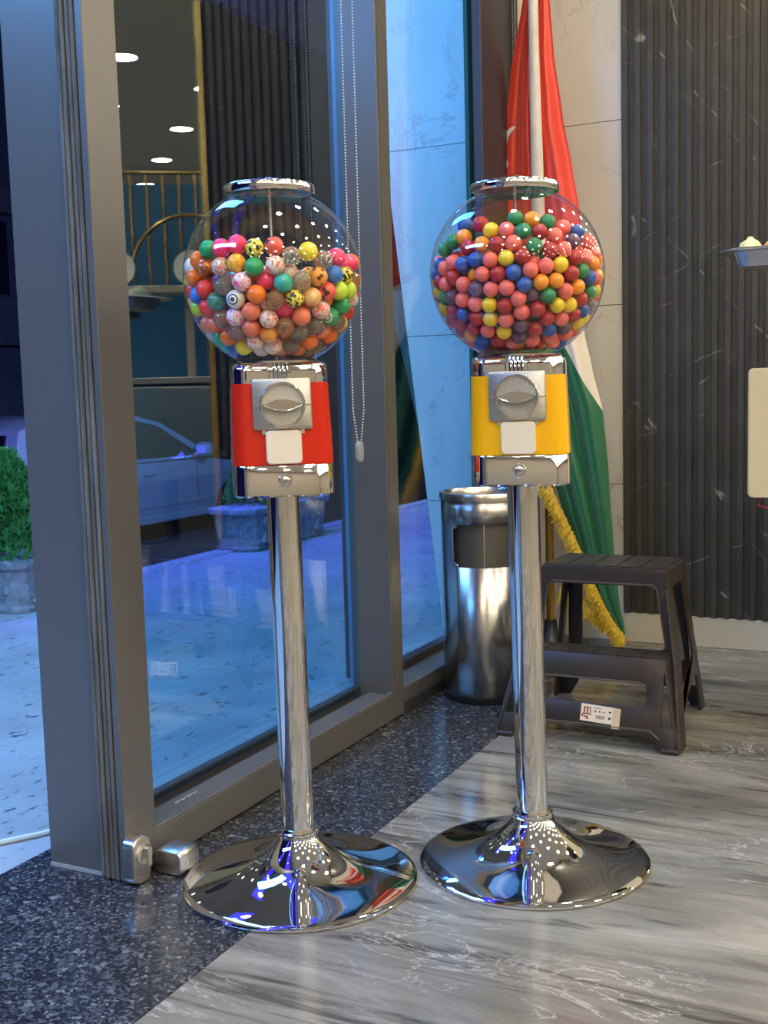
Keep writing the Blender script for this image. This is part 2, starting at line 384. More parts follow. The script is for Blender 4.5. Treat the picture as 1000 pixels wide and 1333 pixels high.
# steel box with rounded edges beside the lock
bx = MB(); prof = rrect(.062, .046, .012, 5)
bx.loft([[(a*s+.045, y, b*s2+.0245) for a, b in prof] for y, s, s2 in ((-2.215,.93,.9), (-2.211,1,1), (-2.160,1,1), (-2.156,.93,.9))])
ds = empty('floor_bolt_box', (.045, -2.19, .0), 0, 'small satin metal box with rounded edges on granite beside the door lock', 'door hardware')
o = bx.build('housing', MAT['nickel'], ds, smooth=True); o.matrix_parent_inverse = Matrix.Translation((-.045, 2.19, 0))
o = MB().lathe([(.0035, 0), (.0035, .002), (.002, .003)], seg=12).build('screw', MAT['steelplain'], ds); o.location = (.0315, -.005, .022); o.rotation_euler = (0, PI/2, 0)

# ------------------------------------------------------------------ fixed pane beyond the door and corner post
win = empty('window_1', (0, -.75, 0), 0, kind='structure')
def wp(mb, name, mat, par=None, **kw):
    o = mb.build(name, mat, par or win, **kw)
    if par is None: o.matrix_parent_inverse = Matrix.Translation((0, .75, 0))
    return o
wp(MB().box(-.12, -.012, -1.088, -.13, .004, .068, .0015), 'window_sill', MAT['alu'])
wp(MB().box(-.03, -.004, -1.088, -.13, .0, .03, .001), 'floor_channel', MAT['aludark'])
wp(MB().box(-.135, -.1, -1.088, -.13, .068, .092, .001), 'outer_bead', MAT['aludark'])
wp(MB().box(-.118, -.112, -1.088, -.165, .09, 2.45), 'glass_pane', MAT['sideglass'])
wp(MB().box(-.122, -.108, -.270, -.196, .07, 2.45), 'clamp_strip', MAT['greenglass'])
wp(MB().box(-.122, -.106, -.193, -.180, .07, 2.45), 'glass_edge', MAT['tealglass'])
wp(MB().box(-.122, -.108, -.178, -.115, .07, 2.45), 'edge_strip', P('blue_grey_strip', (.22,.36,.46), .2))
struct(MB().box(-.03, 0, -.428, -.205, 0, ZC, .002).build('trim_1', MAT['aludark']))
struct(MB().box(-.06, -.004, -.205, -.012, 0, ZC, .002).box(-.004, .006, -.135, -.105, 0, ZC, .001).build('trim_2', MAT['aludark']))
struct(MB().box(-.004, .004, -.100, -.0, 0, ZC).build('trim_3', MAT['skirting']))
# glazing behind the viewer
w2 = empty('window_2', (0, -5.6, 0), 0, kind='structure')
for nm, mb, mt in (('frame', MB().box(-.12, 0, -8, -7.9, 0, 2.45).box(-.12, 0, -3.5, -3.4, 0, 2.45).box(-.12, 0, -5.75, -5.65, 0, 2.45).box(-.12, 0, -7.9, -3.5, 0, .08), 'alu'),
                   ('glass_pane', MB().box(-.064, -.058, -7.9, -5.75, .08, 2.45), 'sideglass'), ('glass_pane', MB().box(-.064, -.058, -5.65, -3.5, .08, 2.45), 'sideglass')):
    o = mb.build(nm, MAT[mt], w2); o.matrix_parent_inverse = Matrix.Translation((0, 5.6, 0))
# dark post outside the door glass; its edge strip has cyan light painted in
dk = MB().box(-.34, -.26, -.80, -.66, 0, ZC, .003)
struct(dk.build('trim_4', MAT['aludark']))
struct(MB().box(-.30, -.262, -.845, -.803, .0, ZC).build('trim_5', P('painted_cyan_light', (.10,.30,.42), .25)))

# ------------------------------------------------------------------ setting: outside
struct(MB().box(-2.33, -.256, -9, 14, -.3, -.012).build('pavement', MAT['paving']))
struct(MB().box(-2.45, -2.33, -9, 16, -.9, .0, .01).build('kerb', MAT['stone']))
struct(MB().box(-14, -2.3, -9, 34, -.95, -.85).build('road', MAT['road']))
struct(MB().box(-2.6, -.2, -8, 6, ZC-.02, ZC+.08).build('canopy_soffit', MAT['aludark']))
bd = MB().box(-15, -13, -4, 44, -.9, 9)
bld = empty('street_building', (-13, 12, -.9), 0, 'dark night-time building with horizontal bands across the street', 'building')
def bp(mb, name, mat):
    o = mb.build(name, mat, bld); o.matrix_parent_inverse = Matrix.Translation((13, -12, .9)); return o
bp(bd, 'wall', MAT['building'])
for z0, z1 in ((.5, 1.0), (1.75, 2.5), (3.9, 4.3)):
    bp(MB().box(-13.0, -12.75, -4, 44, z0, z1), 'ledge', MAT['darkfin'])
for i in range(9):
    bp(MB().box(-13.02, -12.97, 3+i*3.0, 4.9+i*3.0, -.8, .45), 'shutter', MAT['aludark'])
    bp(MB().box(-13.02, -12.97, 3+i*3.0, 4.9+i*3.0, 2.6, 3.8), 'window', MAT['carglass'])
cb = MB().tube([(-.30, -2.05, -.006), (-.34, -2.14, -.006), (-.39, -2.215, -.006), (-.47, -2.30, -.006), (-.60, -2.40, -.006)], .006, 8)
tag(cb.build('cable', MAT['cable'], smooth=True), 'thin pale cable lying on the blue-lit paving outside', 'cable')
for i, (x, z) in enumerate(((-.60, ZC-.04), (-2.0, ZC-.04))):
    t = empty('led_panel', (x, -2, z), 0, ('wide blue LED panel under the canopy, the one nearer the glass', 'wide blue LED panel under the canopy, the one nearer the street')[i], 'lamp', 'canopy LED panels')
    MB().box(-.22, .22, -5.5, 1.9, 0, .02).build('profile', MAT['aludark'], t)
    MB().box(-.20, .20, -5.5, 1.9, -.008, 0).build('diffuser', MAT['led'], t)
    for j in range(9): MB().lathe([(.02, -.012), (.02, -.008)], (0, -5.2+j*.82, 0), 10).build('spot', MAT['ledwhite'], t)

words = ['beside the open door', 'far behind the viewer', 'past the marble wall', 'aimed at the car front', 'aimed at the car tail']
for (loc, rot, sx_, sy_), w_ in zip(ADDED_LAMPS, words):
    t = empty('added_lamp', loc, 0, 'added unseen blue lamp ' + w_, 'lamp', 'added blue lamps'); t.rotation_euler = rot
    MB().box(-sx_/2-.02, sx_/2+.02, -sy_/2-.02, sy_/2+.02, .012, .05, .006).build('housing', MAT['aludark'], t)  # housing and hanger made up around each added blue light
    o = MB().box(-.02, .02, -.02, .02, 0, ZC-.02-loc[2]).build('hanger', MAT['aludark'], t)
    o.matrix_parent_inverse = rot.to_matrix().to_4x4().inverted(); o.location = (0, 0, .03)
# planters with clipped conifers
def planter(loc, ly, h, lab, seed, nf):
    r = random.Random(seed)
    t = empty('planter', loc, 0, lab, 'planter', 'stone planters along the kerb')
    w = .30
    def oct(hw, hl, c, z): return [(-hw+c,-hl,z),(hw-c,-hl,z),(hw,-hl+c,z),(hw,hl-c,z),(hw-c,hl,z),(-hw+c,hl,z),(-hw,hl-c,z),(-hw,-hl+c,z)]
    b = MB().loft([oct(w/2*s, ly/2*s2, .05, z) for s, s2, z in ((.92,.95,0), (.94,.96,.02), (.90,.94,.03), (1.0,1.0,h-.04))])
    b.build('body', MAT['stone'], t, bevel=.004)
    MB().loft([oct(w/2*s, ly/2*s, .05, z) for s, z in ((1.03,h-.04), (1.07,h-.03), (1.07,h-.004), (1.0,h))]).build('rim', MAT['stone'], t, bevel=.003)
    for j in range(2 if ly < .6 else 3):
        yy = -ly/2 + ly*(j+.5)/(2 if ly < .6 else 3)
        m = MB()
        for a in range(6): m.sphere((w/2*.965+.006, yy+.018*math.cos(a*PI/3), h*.66+.018*math.sin(a*PI/3)), .0125, 8, 6)
        m.sphere((w/2*.965+.010, yy, h*.66), .011, 8, 6)
        m.tube([(w/2*.965, yy, h*.58), (w/2*.955, yy+.008, h*.45), (w/2*.95, yy-.012, h*.32), (w/2*.945, yy-.03, h*.22)], .010, 6)
        for a in range(5): m.sphere((w/2*.95+.002, yy-.03+.016*a, h*(.22+.05*(a % 2))), .014, 8, 6)
        m.build('flower_relief', MAT['stone'], t, smooth=True)
    for q in range(3):   # relief on the end face
        MB().sphere((-.06+.06*q, -ly/2*.965, h*.45), .02, 10, 6, (1,.4,1.4)).build('end_relief', MAT['stone'], t, smooth=True)
    f = MB()
    H = .44 if ly < .6 else .40
    for cy in ([-.13] if ly < .6 else [-.2, .2]):
        for i in range(nf):
            u = r.random()**.8; z = h-.01 + H*u; R = .165*(1-u)**.75*(.25+.80*r.random()**.6)*(1.25 if ly < .6 else 1.)+.006
            a = r.random()*2*PI; p = Vector((R*math.cos(a), cy+R*math.sin(a), z))
            d = Vector((math.cos(a)*.5, math.sin(a)*.5, .9+.4*r.random())).normalized()
            sd = d.cross(Vector((r.uniform(-1,1), r.uniform(-1,1), .3))).normalized(); L = r.uniform(.022, .060); ww = L*.20
            nn = d.cross(sd)*.004
            f.add([p, p+d*L*.5+sd*ww+nn, p+d*L, p+d*L*.5-sd*ww+nn], [(0,1,2),(0,2,3)])
            for s_ in (-1, 1):
                q = p+d*L*.3; e = (d*.6+sd*s_).normalized()
                f.add([q, q+e*L*.45+d*.004, q+e*L*.6, q+e*L*.45-d*.006], [(0,1,2),(0,2,3)])
    m = m_noise('conifer_green', (.03,.16,.03), (.12,.38,.08), 22, .6)
    tag(f.build('foliage', m, t), kind='stuff')
    MB().tube([(0, -.13 if ly < .6 else .2, h*.6), (.004, -.13 if ly < .6 else .2, h+H*.7)], [.012, .004], 6).build('stem', MAT['brown'], t)
    return t
planter((-2.295, -.07, -.012), .50, .225, 'carved stone planter with a green conifer beside the open door', 3, 3600)
planter((-2.33, 1.96, -.012), .90, .25, 'long carved stone planter with low green shrubs seen behind the red machine', 4, 1500)

# parked car
def car(loc):
    t = empty('parked_car', loc, 0, 'silver estate car parked across the pavement, seen through the door glass', 'car')
    Wd = 1.75; L = 4.9
    low = [(0.03,.30),(0.0,.55),(.02,.80),(.10,.98),(L-1.35,.93),(L-.45,.80),(L-.08,.66),(L,.45),(L-.06,.26)]
    def arch(cx, r, n=10): return [(cx+r*math.cos(PI*i/n), .27+r*math.sin(PI*i/n)*.95) for i in range(n+1)]
    poly = low + arch(L-.95, .37) + arch(.95, .37)
    # sections across the width, nearest side x=0
    b = MB(); secs = []
    for x, ins in ((0.03, .02), (0, 0), (0, 0), (-.03, .0), (-Wd+.03, 0), (-Wd, 0), (-Wd-.0, .02)):
        secs.append([(x, y, z) for y, z in poly])
    secs = [[(-.05, y, z) for y, z in poly], [(0, y, z if z < .8 else z-.015) for y, z in poly], [(-.02 if True else 0, y, z) for y, z in poly], [(-Wd, y, z) for y, z in poly]]
    MB().loft([[(0, y, z) for y, z in poly], [(-Wd, y, z) for y, z in poly]]).build('body', MAT['carpaint'], t, bevel=.035)
    roof = [(.16,.96),(.42,1.40),(.75,1.50),(1.6,1.535),(2.3,1.50),(2.75,1.40),(3.62,.95)]
    def gl(s, ins): return [(-ins-(.16*(z-.95)/.58), y, z) for y, z in roof]
    MB().loft([[(-.02-.20*(z-.95)/.58, y, z) for y, z in roof], [(-Wd+.02+.20*(z-.95)/.58, y, z) for y, z in roof]]).build('cabin', MAT['carpaint'], t, bevel=.03)
    def sidewin(pts, nm):
        off = lambda z: -.02-.20*(z-.95)/.58
        MB().loft([[(off(z)+.004, y, z) for y, z in pts], [(off(z)-.02, y, z) for y, z in pts]]).build(nm, MAT['carglass'], t)
    sidewin([(.42,1.02),(.56,1.30),(.72,1.42),(.98,1.45),(.98,1.02)], 'quarter_window')
    sidewin([(1.04,1.01),(1.04,1.455),(1.95,1.46),(1.95,1.0)], 'rear_side_window')
    sidewin([(2.02,1.0),(2.02,1.455),(2.28,1.44),(2.66,1.36),(3.25,1.02),(3.25,.985)], 'front_side_window')
    MB().hexa([(-.22,.205,1.05),(-Wd+.22,.205,1.05),(-Wd+.30,.38,1.36),(-.30,.38,1.36),(-.22,.18,1.05),(-Wd+.22,.18,1.05),(-Wd+.30,.355,1.36),(-.30,.355,1.36)]).build('rear_window', MAT['carglass'], t)
    for y in (1.0, 2.0, 3.2): MB().box(-.006, .002, y-.006, y+.006, .36, .93).build('door_gap', MAT['blackp'], t)
    for y in (1.15, 2.15): MB().box(.0, .03, y, y+.22, .80, .835, .012).build('door_handle', MAT['carpaint'], t)
    mr = MB().box(.02, .22, 3.13, 3.26, .98, 1.14, .03).box(-.02, .05, 3.16, 3.22, .97, 1.02, .01).build('wing_mirror', MAT['carpaint'], t, smooth=True)
    MB().box(.002, .012, 1.35, L-1.35, .42, .48, .004).build('side_moulding', MAT['carpaint'], t)
    MB().box(-.04, .015, 1.35, L-1.35, .24, .33, .01).build('sill', MAT['carpaint'], t)
    for y in (.95, L-.95):
        for x in (-.1, -Wd+.1):
            w_ = MB(); w_.loft([[(x+dx, y+r*math.cos(2*PI*i/28), .32+r*math.sin(2*PI*i/28)) for i in range(28)] for dx, r in ((-.1,.30), (-.1,.32), (.085,.32), (.095,.30), (.09,.21))])
            wo = w_.build('wheel', MAT['tyre'], t, smooth=True)
            h_ = MB()
            for i in range(5):
                a = 2*PI*i/5; h_.loft([[(x+dx, y+ca*rr*math.cos(a)-sa*math.sin(a), .32+ca*rr*math.sin(a)+sa*math.cos(a)) for ca, sa in ((.2,-.025),(1,-.02),(1,.02),(.2,.025))] for dx, rr in ((.085,.2), (.10,.2))])
            h_.loft([[(x+dx, y+.05*math.cos(2*PI*i/16), .32+.05*math.sin(2*PI*i/16)) for i in range(16)] for dx in (.085, .105)])
            h_.build('rim', MAT['steelplain'], wo)
    MB().box(-.30, -.03, -.012, .03, .62, .86, .01).build('tail_lamp', P('tail_lamp_red', (.3,.01,.02), .2), t)
    MB().box(-.4, -1.35, -.014, .0, .55, .68).build('number_plate', MAT['white'], t)
    MB().box(-.02, -Wd+.02, -.06, .1, .30, .48, .02).build('bumper', MAT['carpaint'], t)
car((-7.0, 4.5, -.85))

# ------------------------------------------------------------------ ceiling downlights
k = 0
for i in range(9):
    for j in range(16):
        x = .72 + .98*i; y = -7.3 + 1.0*j
        t = empty('ceiling_downlight', (x, y, ZC), 0, 'round warm white downlight recessed in the grey ceiling', 'lamp', 'round ceiling downlights')
        if k == 0:
            a = MB().lathe([(.094, -.002), (.114, -.006), (.117, 0)], seg=24, cap0=False, cap1=False).build('trim_ring', MAT['white'], t)
            b = MB().lathe([(.095, -.003), (.095, -.001)], seg=24).build('lens', MAT['lamp'], t)
            pa, pb = a.data, b.data
        else:
            for nm, d in (('trim_ring', pa), ('lens', pb)):
                o = bpy.data.objects.new(nm, d); COL.objects.link(o); o.parent = t
        k += 1

# ------------------------------------------------------------------ gumball machines
def rsq(w, d, r, z, n=7):
    return [(a, b, z) for a, b in rrect(w, d, r, n)]
def machine(name, base, rz, lean, label, mat, dz=0.):
    t = empty(name, (base[0], base[1], 0), rz, label, 'gumball machine', 'globe vending machines')
    c, s = math.cos(-rz), math.sin(-rz)
    lw = (-RT.x*lean, -RT.y*lean); ll = (lw[0]*c-lw[1]*s, lw[0]*s+lw[1]*c)      # the stand leans slightly
    def B(mb, nm, mt, par=None, lz=True, **kw):
        if lz: mb.v = [(x+ll[0]*z, y+ll[1]*z, z) for x, y, z in mb.v]
        return mb.build(nm, mt, par or t, **kw)
    R = .2157
    prof = [(R-.012, .001), (R-.002, .0005), (R, .003), (R, .006), (R-.004, .0085), (R-.012, .011), (.180, .0165), (.150, .0225), (.120, .0300), (.098, .0380), (.080, .0470), (.066, .0565), (.055, .0665), (.047, .0755), (.0415, .0830), (.0385, .0885)]
    B(MB().lathe(prof, seg=96, cap1=False), 'base', MAT['chrome'], lz=False, smooth=True)
    col_ = [(.036, .086), (.0385, .0885), (.0385, .0915), (.0362, .0930), (.0380, .0945), (.0380, .0975), (.0350, .099), (.0342, .1015), (.0335, .104), (.030, .105)]
    B(MB().lathe(col_, seg=48), 'collar', MAT['chrome'], smooth=True)
    B(MB().lathe([(.0294, .10), (.0294, .723)], seg=48), 'pole', MAT['chrome'], smooth=True)
    z0 = .717+dz
    # lower chrome cash box
    B(MB().loft([rsq(.168, .160, .030, z0), rsq(.1735, .166, .032, z0+.003), rsq(.1735, .166, .032, z0+.052), rsq(.170, .163, .031, z0+.055)]), 'cash_box', MAT['chrome'], smooth=True)
    cb_ = [o for o in t.children if o.name.startswith('cash_box')][0]
    for x in (-.043, .043):
        B(MB().lathe([(.003, z0-.007), (.003, z0+.001)], (x, -.05, 0), 8), 'screw', MAT['steelplain'])
    # coloured sleeve
    B(MB().loft([rsq(.1745, .167, .032, z0+.0555), rsq(.1715, .164, .031, z0+.12), rsq(.1665, .159, .030, z0+.194)]), 'sleeve', mat, smooth=True)
    # chrome top housing
    B(MB().loft([rsq(.1650, .158, .030, z0+.1935), rsq(.1655, .158, .030, z0+.216), rsq(.160, .152, .028, z0+.225), rsq(.150, .142, .025, z0+.229)]), 'top_housing', MAT['chrome'], smooth=True)
    tb = MB()
    for i in range(4):
        x = -.0105+i*.007; tb.tube([(x, -.0805, z0+.196), (x, -.0810, z0+.214), (x, -.0765, z0+.2255), (x, -.066, z0+.2295)], .0027, 8)
    B(tb, 'ribs', MAT['chrome'], smooth=True)
    B(MB().box(-.060, -.018, -.0815, -.076, z0+.198, z0+.216, .002), 'relief_panel', MAT['chrome'])
    B(MB().box(.018, .060, -.0815, -.076, z0+.198, z0+.216, .002), 'relief_panel', MAT['chrome'])
    # coin mechanism
    yf = -.0835
    cp = MB(); cp.loft([[(a, y, z0+.1585+b) for a, b in rrect(.099-ins, .086-ins, .004, 3)] for y, ins in ((-.075, 0), (yf-.0045, 0), (yf-.006, .003))])
    cpo = B(cp, 'coin_plate', MAT['castmetal'], smooth=True)
    zc_ = z0+.157
    kr = MB()
    def disc(r, y): return [(r*math.cos(2*PI*i/40), y, zc_+r*math.sin(2*PI*i/40)) for i in range(40)]
    kr.loft([disc(.0385, yf-.005), disc(.0385, yf-.013), disc(.0372, yf-.0145), disc(.0350, yf-.0145), disc(.0340, yf-.0125), disc(.0340, yf-.0095)])
    B(kr, 'dial', MAT['castgloss'], cpo, smooth=True)
    kf = MB(); kf.loft([disc(.0338, yf-.008), disc(.0338, yf-.0105)]); B(kf, 'dial_face', MAT['castmetal'], cpo)
    kh = MB(); n = 20
    lens = lambda s, y: [((-.034+.068*i/n)*s, y, zc_+.0095*s*math.cos((i/n-.5)*PI)+.0008) for i in range(n+1)] + [((.034-.068*i/n)*s, y, zc_-.0095*s*math.cos((i/n-.5)*PI)-.0008) for i in range(n+1)]
    kh.loft([lens(1.0, yf-.010), lens(1.0, yf-.0235), lens(.95, yf-.026), lens(.88, yf-.0255), lens(.84, yf-.0235)])
    B(kh, 'handle', MAT['castgloss'], cpo, smooth=True)
    B(MB().box(-.0495, -.0385, yf-.0068, yf-.0055, zc_-.0008, zc_+.0008).box(.0385, .0495, yf-.0068, yf-.0055, zc_-.0008, zc_+.0008), 'scribe_line', MAT['steelplain'], cpo)
    # chute flap
    fl_ = MB(); fl_.loft([[(a, y, z0+.0855+b) for a, b in rrect(.0605-ins, .057-ins, .007, 5)] for y, ins in ((-.078, 0), (yf-.007, 0), (yf-.0095, .003))])
    fo = B(fl_, 'flap', MAT['flap'], smooth=True)
    B(MB().box(-.036, -.0295, -.086, -.078, z0+.108, z0+.1165).box(.0295, .036, -.086, -.078, z0+.108, z0+.1165), 'hinge_lug', MAT['castmetal'])
    # cash-box lock
    zl_ = z0+.028; yb = -.083
    def dk_(r, y): return [(r*math.cos(2*PI*i/28), y, zl_+r*math.sin(2*PI*i/28)) for i in range(28)]
    lo = B(MB().loft([dk_(.0125, yb+.002), dk_(.0125, yb-.004), dk_(.0112, yb-.0055), dk_(.0085, yb-.0055), dk_(.008, yb-.0035)]), 'cam_lock', MAT['chrome'], smooth=True)
    B(MB().loft([dk_(.0078, yb-.0025), dk_(.0078, yb-.005), dk_(.0065, yb-.006)]), 'lock_barrel', MAT['castgloss'], lo, smooth=True)
    B(MB().box(-.003, .003, yb-.0066, yb-.0055, zl_-.0008, zl_+.0008), 'keyhole', MAT['blackp'], lo)
    # globe
    zg = 1.092+dz; Rg = .1555
    gp = [(.070, z0+.2285)]
    a0 = math.asin(.070/Rg); a1 = math.asin(.0725/Rg)
    gp += [(.0705, zg-Rg*math.cos(a0)-.004)] + [(Rg*math.sin(a0+(PI-a0-a1)*i/40), zg-Rg*math.cos(a0+(PI-a0-a1)*i/40)) for i in range(41)]
    zt = zg+Rg*math.cos(a1); gp += [(.0715, zt+.003), (.0715, zt+.009)]
    B(MB().lathe(gp, seg=80, cap0=False, cap1=False), 'globe', MAT['globe'], smooth=True)
    B(MB().lathe([(.0755, z0+.2285), (.0755, z0+.2315), (.0725, z0+.2325), (.05, z0+.2325)], seg=56), 'globe_seat', MAT['chrome'], smooth=True)
    B(MB().lathe([(.0028, z0+.23), (.0028, zt+.012)], seg=8), 'centre_rod', MAT['steelplain'])
    lp = [(.0725, zt+.004), (.0775, zt+.004), (.0790, zt+.006), (.0790, zt+.0175), (.0770, zt+.020), (.070, zt+.0215), (.050, zt+.0255), (.028, zt+.0285), (.026, zt+.0305), (.018, zt+.0325), (.004, zt+.033)]
    B(MB().lathe(lp, seg=64), 'lid', MAT['chrome'], smooth=True)
    cx, cy = base[0]+lw[0]*zg, base[1]+lw[1]*zg
    return t, Vector((cx, cy, zg)), Rg
M1 = (.2833, -2.1312); M2 = (.6497, -1.8830)
m1, G1, RG = machine('gumball_machine', M1, math.radians(35.5), .0089, 'red and chrome vending machine with a globe of mixed bouncy balls', MAT['red'])
m2, G2, RG = machine('gumball_machine', M2, math.radians(16.0), .0149, 'yellow and chrome vending machine with a globe of small gumballs', MAT['yellow'], .002)

# ------------------------------------------------------------------ balls
def pack(G, r, seeds, ztop, n, seed):
    rg = np.random.RandomState(seed); Ri = RG-.0015-r
    f = np.array(CAM-G); f[2] = 0; f /= np.linalg.norm(f); up = np.array([0,0,1.]); ri = np.cross(up, f)
    P_ = []
    for u, v in seeds:
        u *= RG; v *= RG; q = Ri*Ri-u*u-v*v
        if q < 0: s_ = Ri/math.hypot(u, v)*.995; u *= s_; v *= s_; q = max(0, Ri*Ri-u*u-v*v)
        P_.append(ri*u+up*v+f*math.sqrt(q))
    ns = len(P_)
    while len(P_) < n:
        p = rg.uniform(-1, 1, 3)*Ri
        if np.linalg.norm(p) < Ri and -RG+.022+r < p[2] < ztop: P_.append(p)
    X = np.array(P_); zcap = ztop + rg.uniform(-.006, .008, len(X)); zcap[:ns] = 1.
    for it in range(260):
        d = X[:, None]-X[None]; D = np.sqrt((d*d).sum(2))+1e-9; np.fill_diagonal(D, 9)
        o = np.maximum(2*r*1.001-D, 0); push = (d/D[:, :, None]*o[:, :, None]).sum(1)*.42
        push[:ns] *= .35
        X = X+push
        X[:, 2] = np.minimum(X[:, 2], zcap); X[:, 2] = np.maximum(X[:, 2], -RG+.020+r)
        L = np.linalg.norm(X, axis=1); over = L > Ri; X[over] *= (Ri/L[over])[:, None]
        rr = np.hypot(X[:, 0], X[:, 1])
        near = (rr < r+.003); X[near, 0] += .002
    L = np.linalg.norm(X, axis=1)
    # keep what can be seen: the outer layers and the top
    keep = (L > Ri-3.1*r) | (X[:, 2] > ztop-3.2*r); keep[:ns] = True
    # drop remaining deep overlaps
    alive = keep.copy()
    for i in range(len(X)):
        if not alive[i]: continue
        dd = np.linalg.norm(X-X[i], axis=1)
        for j in np.where((dd < 2*r*.90) & alive)[0]:
            if j > i: alive[j] = False
    vis = X@f + .25*L
    return X, alive, ns, vis

def swirl(name, a, b, c=None, scale=55, dist=3.5, rough=.3):
    m, nt, bs, o = new(name)
    n = noise(nt, mapped(nt), scale, 2, .5, dist)
    st = [(.40, a), (.5, b)] if c is None else [(.36, a), (.46, b), (.58, c)]
    nt.links.new(ramp(nt, n, st), bs.inputs['Base Color']); bs.inputs['Roughness'].default_value = rough; bs.inputs['Coat Weight'].default_value = .3; return m
def dots(name, a, b, scale=95, thr=.36):
    m, nt, bs, o = new(name); v = N(nt, 'ShaderNodeTexVoronoi'); v.inputs['Scale'].default_value = scale; nt.links.new(mapped(nt), v.inputs['Vector'])
    nt.links.new(ramp(nt, v.outputs['Distance'], [(thr, b), (thr+.05, a)]), bs.inputs['Base Color']); bs.inputs['Roughness'].default_value = .3; return m
def rings(name, a, b, r):
    m, nt, bs, o = new(name); tc = N(nt, 'ShaderNodeTexCoord'); sx = N(nt, 'ShaderNodeSeparateXYZ'); nt.links.new(tc.outputs['Object'], sx.inputs[0])
    z = mth(nt, 'DIVIDE', sx.outputs[2], r)
    nt.links.new(ramp(nt, z, [(0., a), (.80, a), (.81, b), (.885, b), (.895, a), (.955, a), (.965, b), (1., b)], 'CONSTANT'), bs.inputs['Base Color']); bs.inputs['Roughness'].default_value = .3; return m
def clearball(name, tint, spec, glit):
    m, nt, bs, o = new(name); n = noise(nt, mapped(nt), 70, 3, .6, 2.)
    nt.links.new(ramp(nt, n, [(.42, tint), (.56, spec), (.66, glit)]), bs.inputs['Base Color'])
    bs.inputs['Roughness'].default_value = .06; bs.inputs['Transmission Weight'].default_value = .8; bs.inputs['IOR'].default_value = 1.4; bs.inputs['Coat Weight'].default_value = .5; return m
def solid(name, c, rough=.32): return P(name, c, rough, coat=.25)
r1, r2 = .0158, .0138
BOUNCY = {
 'pink': (solid('neon_pink_rubber', (.95,.045,.16)), 'neon pink'), 'orange': (solid('orange_rubber', (.95,.20,.015)), 'plain orange'),
 'coral': (solid('coral_rubber', (.92,.22,.10)), 'coral'), 'green': (solid('green_rubber', (.02,.36,.11)), 'plain green'),
 'lime': (solid('lime_rubber', (.62,.85,.06)), 'lime yellow-green'), 'blue': (solid('blue_rubber', (.04,.20,.62)), 'plain blue'),
 'yellow': (solid('yellow_rubber', (.93,.72,.03)), 'plain yellow'), 'white': (solid('white_rubber', (.80,.76,.68)), 'plain white'),
 'dgreen': (swirl('dark_green_rubber', (.03,.16,.08), (.07,.26,.15)), 'translucent dark green'), 'navy': (solid('navy_rubber', (.03,.05,.30)), 'navy blue'),
 'teal': (solid('teal_rubber', (.03,.42,.32)), 'teal'), 'red': (solid('red_rubber', (.85,.06,.05)), 'plain red'),
 'purple': (solid('purple_rubber', (.25,.10,.22)), 'dull purple'),
 'redwhite': (swirl('red_white_swirl', (.88,.14,.08), (.85,.74,.62)), 'red and white swirled'),
 'pinkwhite': (swirl('pink_white_swirl', (.90,.12,.22), (.88,.74,.72)), 'pink and white swirled'),
 'oswirl': (swirl('orange_cream_swirl', (.92,.32,.04), (.90,.68,.34), (.85,.45,.12)), 'orange and cream swirled'),
 'yorange': (swirl('yellow_orange_swirl', (.93,.68,.04), (.94,.36,.03)), 'yellow and orange swirled'),
 'gmix': (swirl('green_red_swirl', (.03,.40,.16), (.80,.20,.12), (.75,.70,.6)), 'green, red and white swirled'),
 'reddot': (dots('red_dark_spots', (.85,.12,.08), (.10,.015,.012), 75, .30), 'red dark-spotted'), 'odot': (dots('orange_dark_spots', (.90,.36,.05), (.14,.03,.01), 75, .26), 'orange dark-spotted'),
 'speck': (dots('yellow_black_specks', (.85,.72,.08), (.03,.03,.02), 150, .42), 'yellow black-speckled'),
 'stripe': (swirl('orange_black_stripe', (.95,.22,.02), (.04,.02,.02), (.95,.22,.02), 60, 2.), 'orange black-striped'),
 'eye': (rings('white_ringed', (.80,.77,.70), (.04,.04,.05), r1), 'white black-ringed'), 'eight': (rings('green_ringed', (.03,.34,.14), (.75,.72,.6), r1), 'green white-ringed'),
 'clear': (clearball('clear_glitter', (.72,.66,.52), (.50,.42,.30), (.88,.82,.66)), 'clear glittery'),
 'corange': (clearball('clear_orange', (.86,.62,.30), (.80,.30,.08), (.9,.75,.5)), 'clear orange-flecked'),
}
GUM = {
 'coral': (solid('coral_gumball', (.88,.17,.14)), 'coral pink'), 'red': (solid('dark_red_gumball', (.42,.022,.028)), 'dark red'),
 'yellow': (solid('yellow_gumball', (.86,.62,.03)), 'yellow'), 'orange': (solid('orange_gumball', (.92,.33,.02)), 'orange'),
 'blue': (solid('blue_gumball', (.025,.10,.42)), 'blue'), 'green': (solid('green_gumball', (.02,.24,.09)), 'green'), 'purple': (solid('purple_gumball', (.13,.07,.12)), 'dark purple'),
}
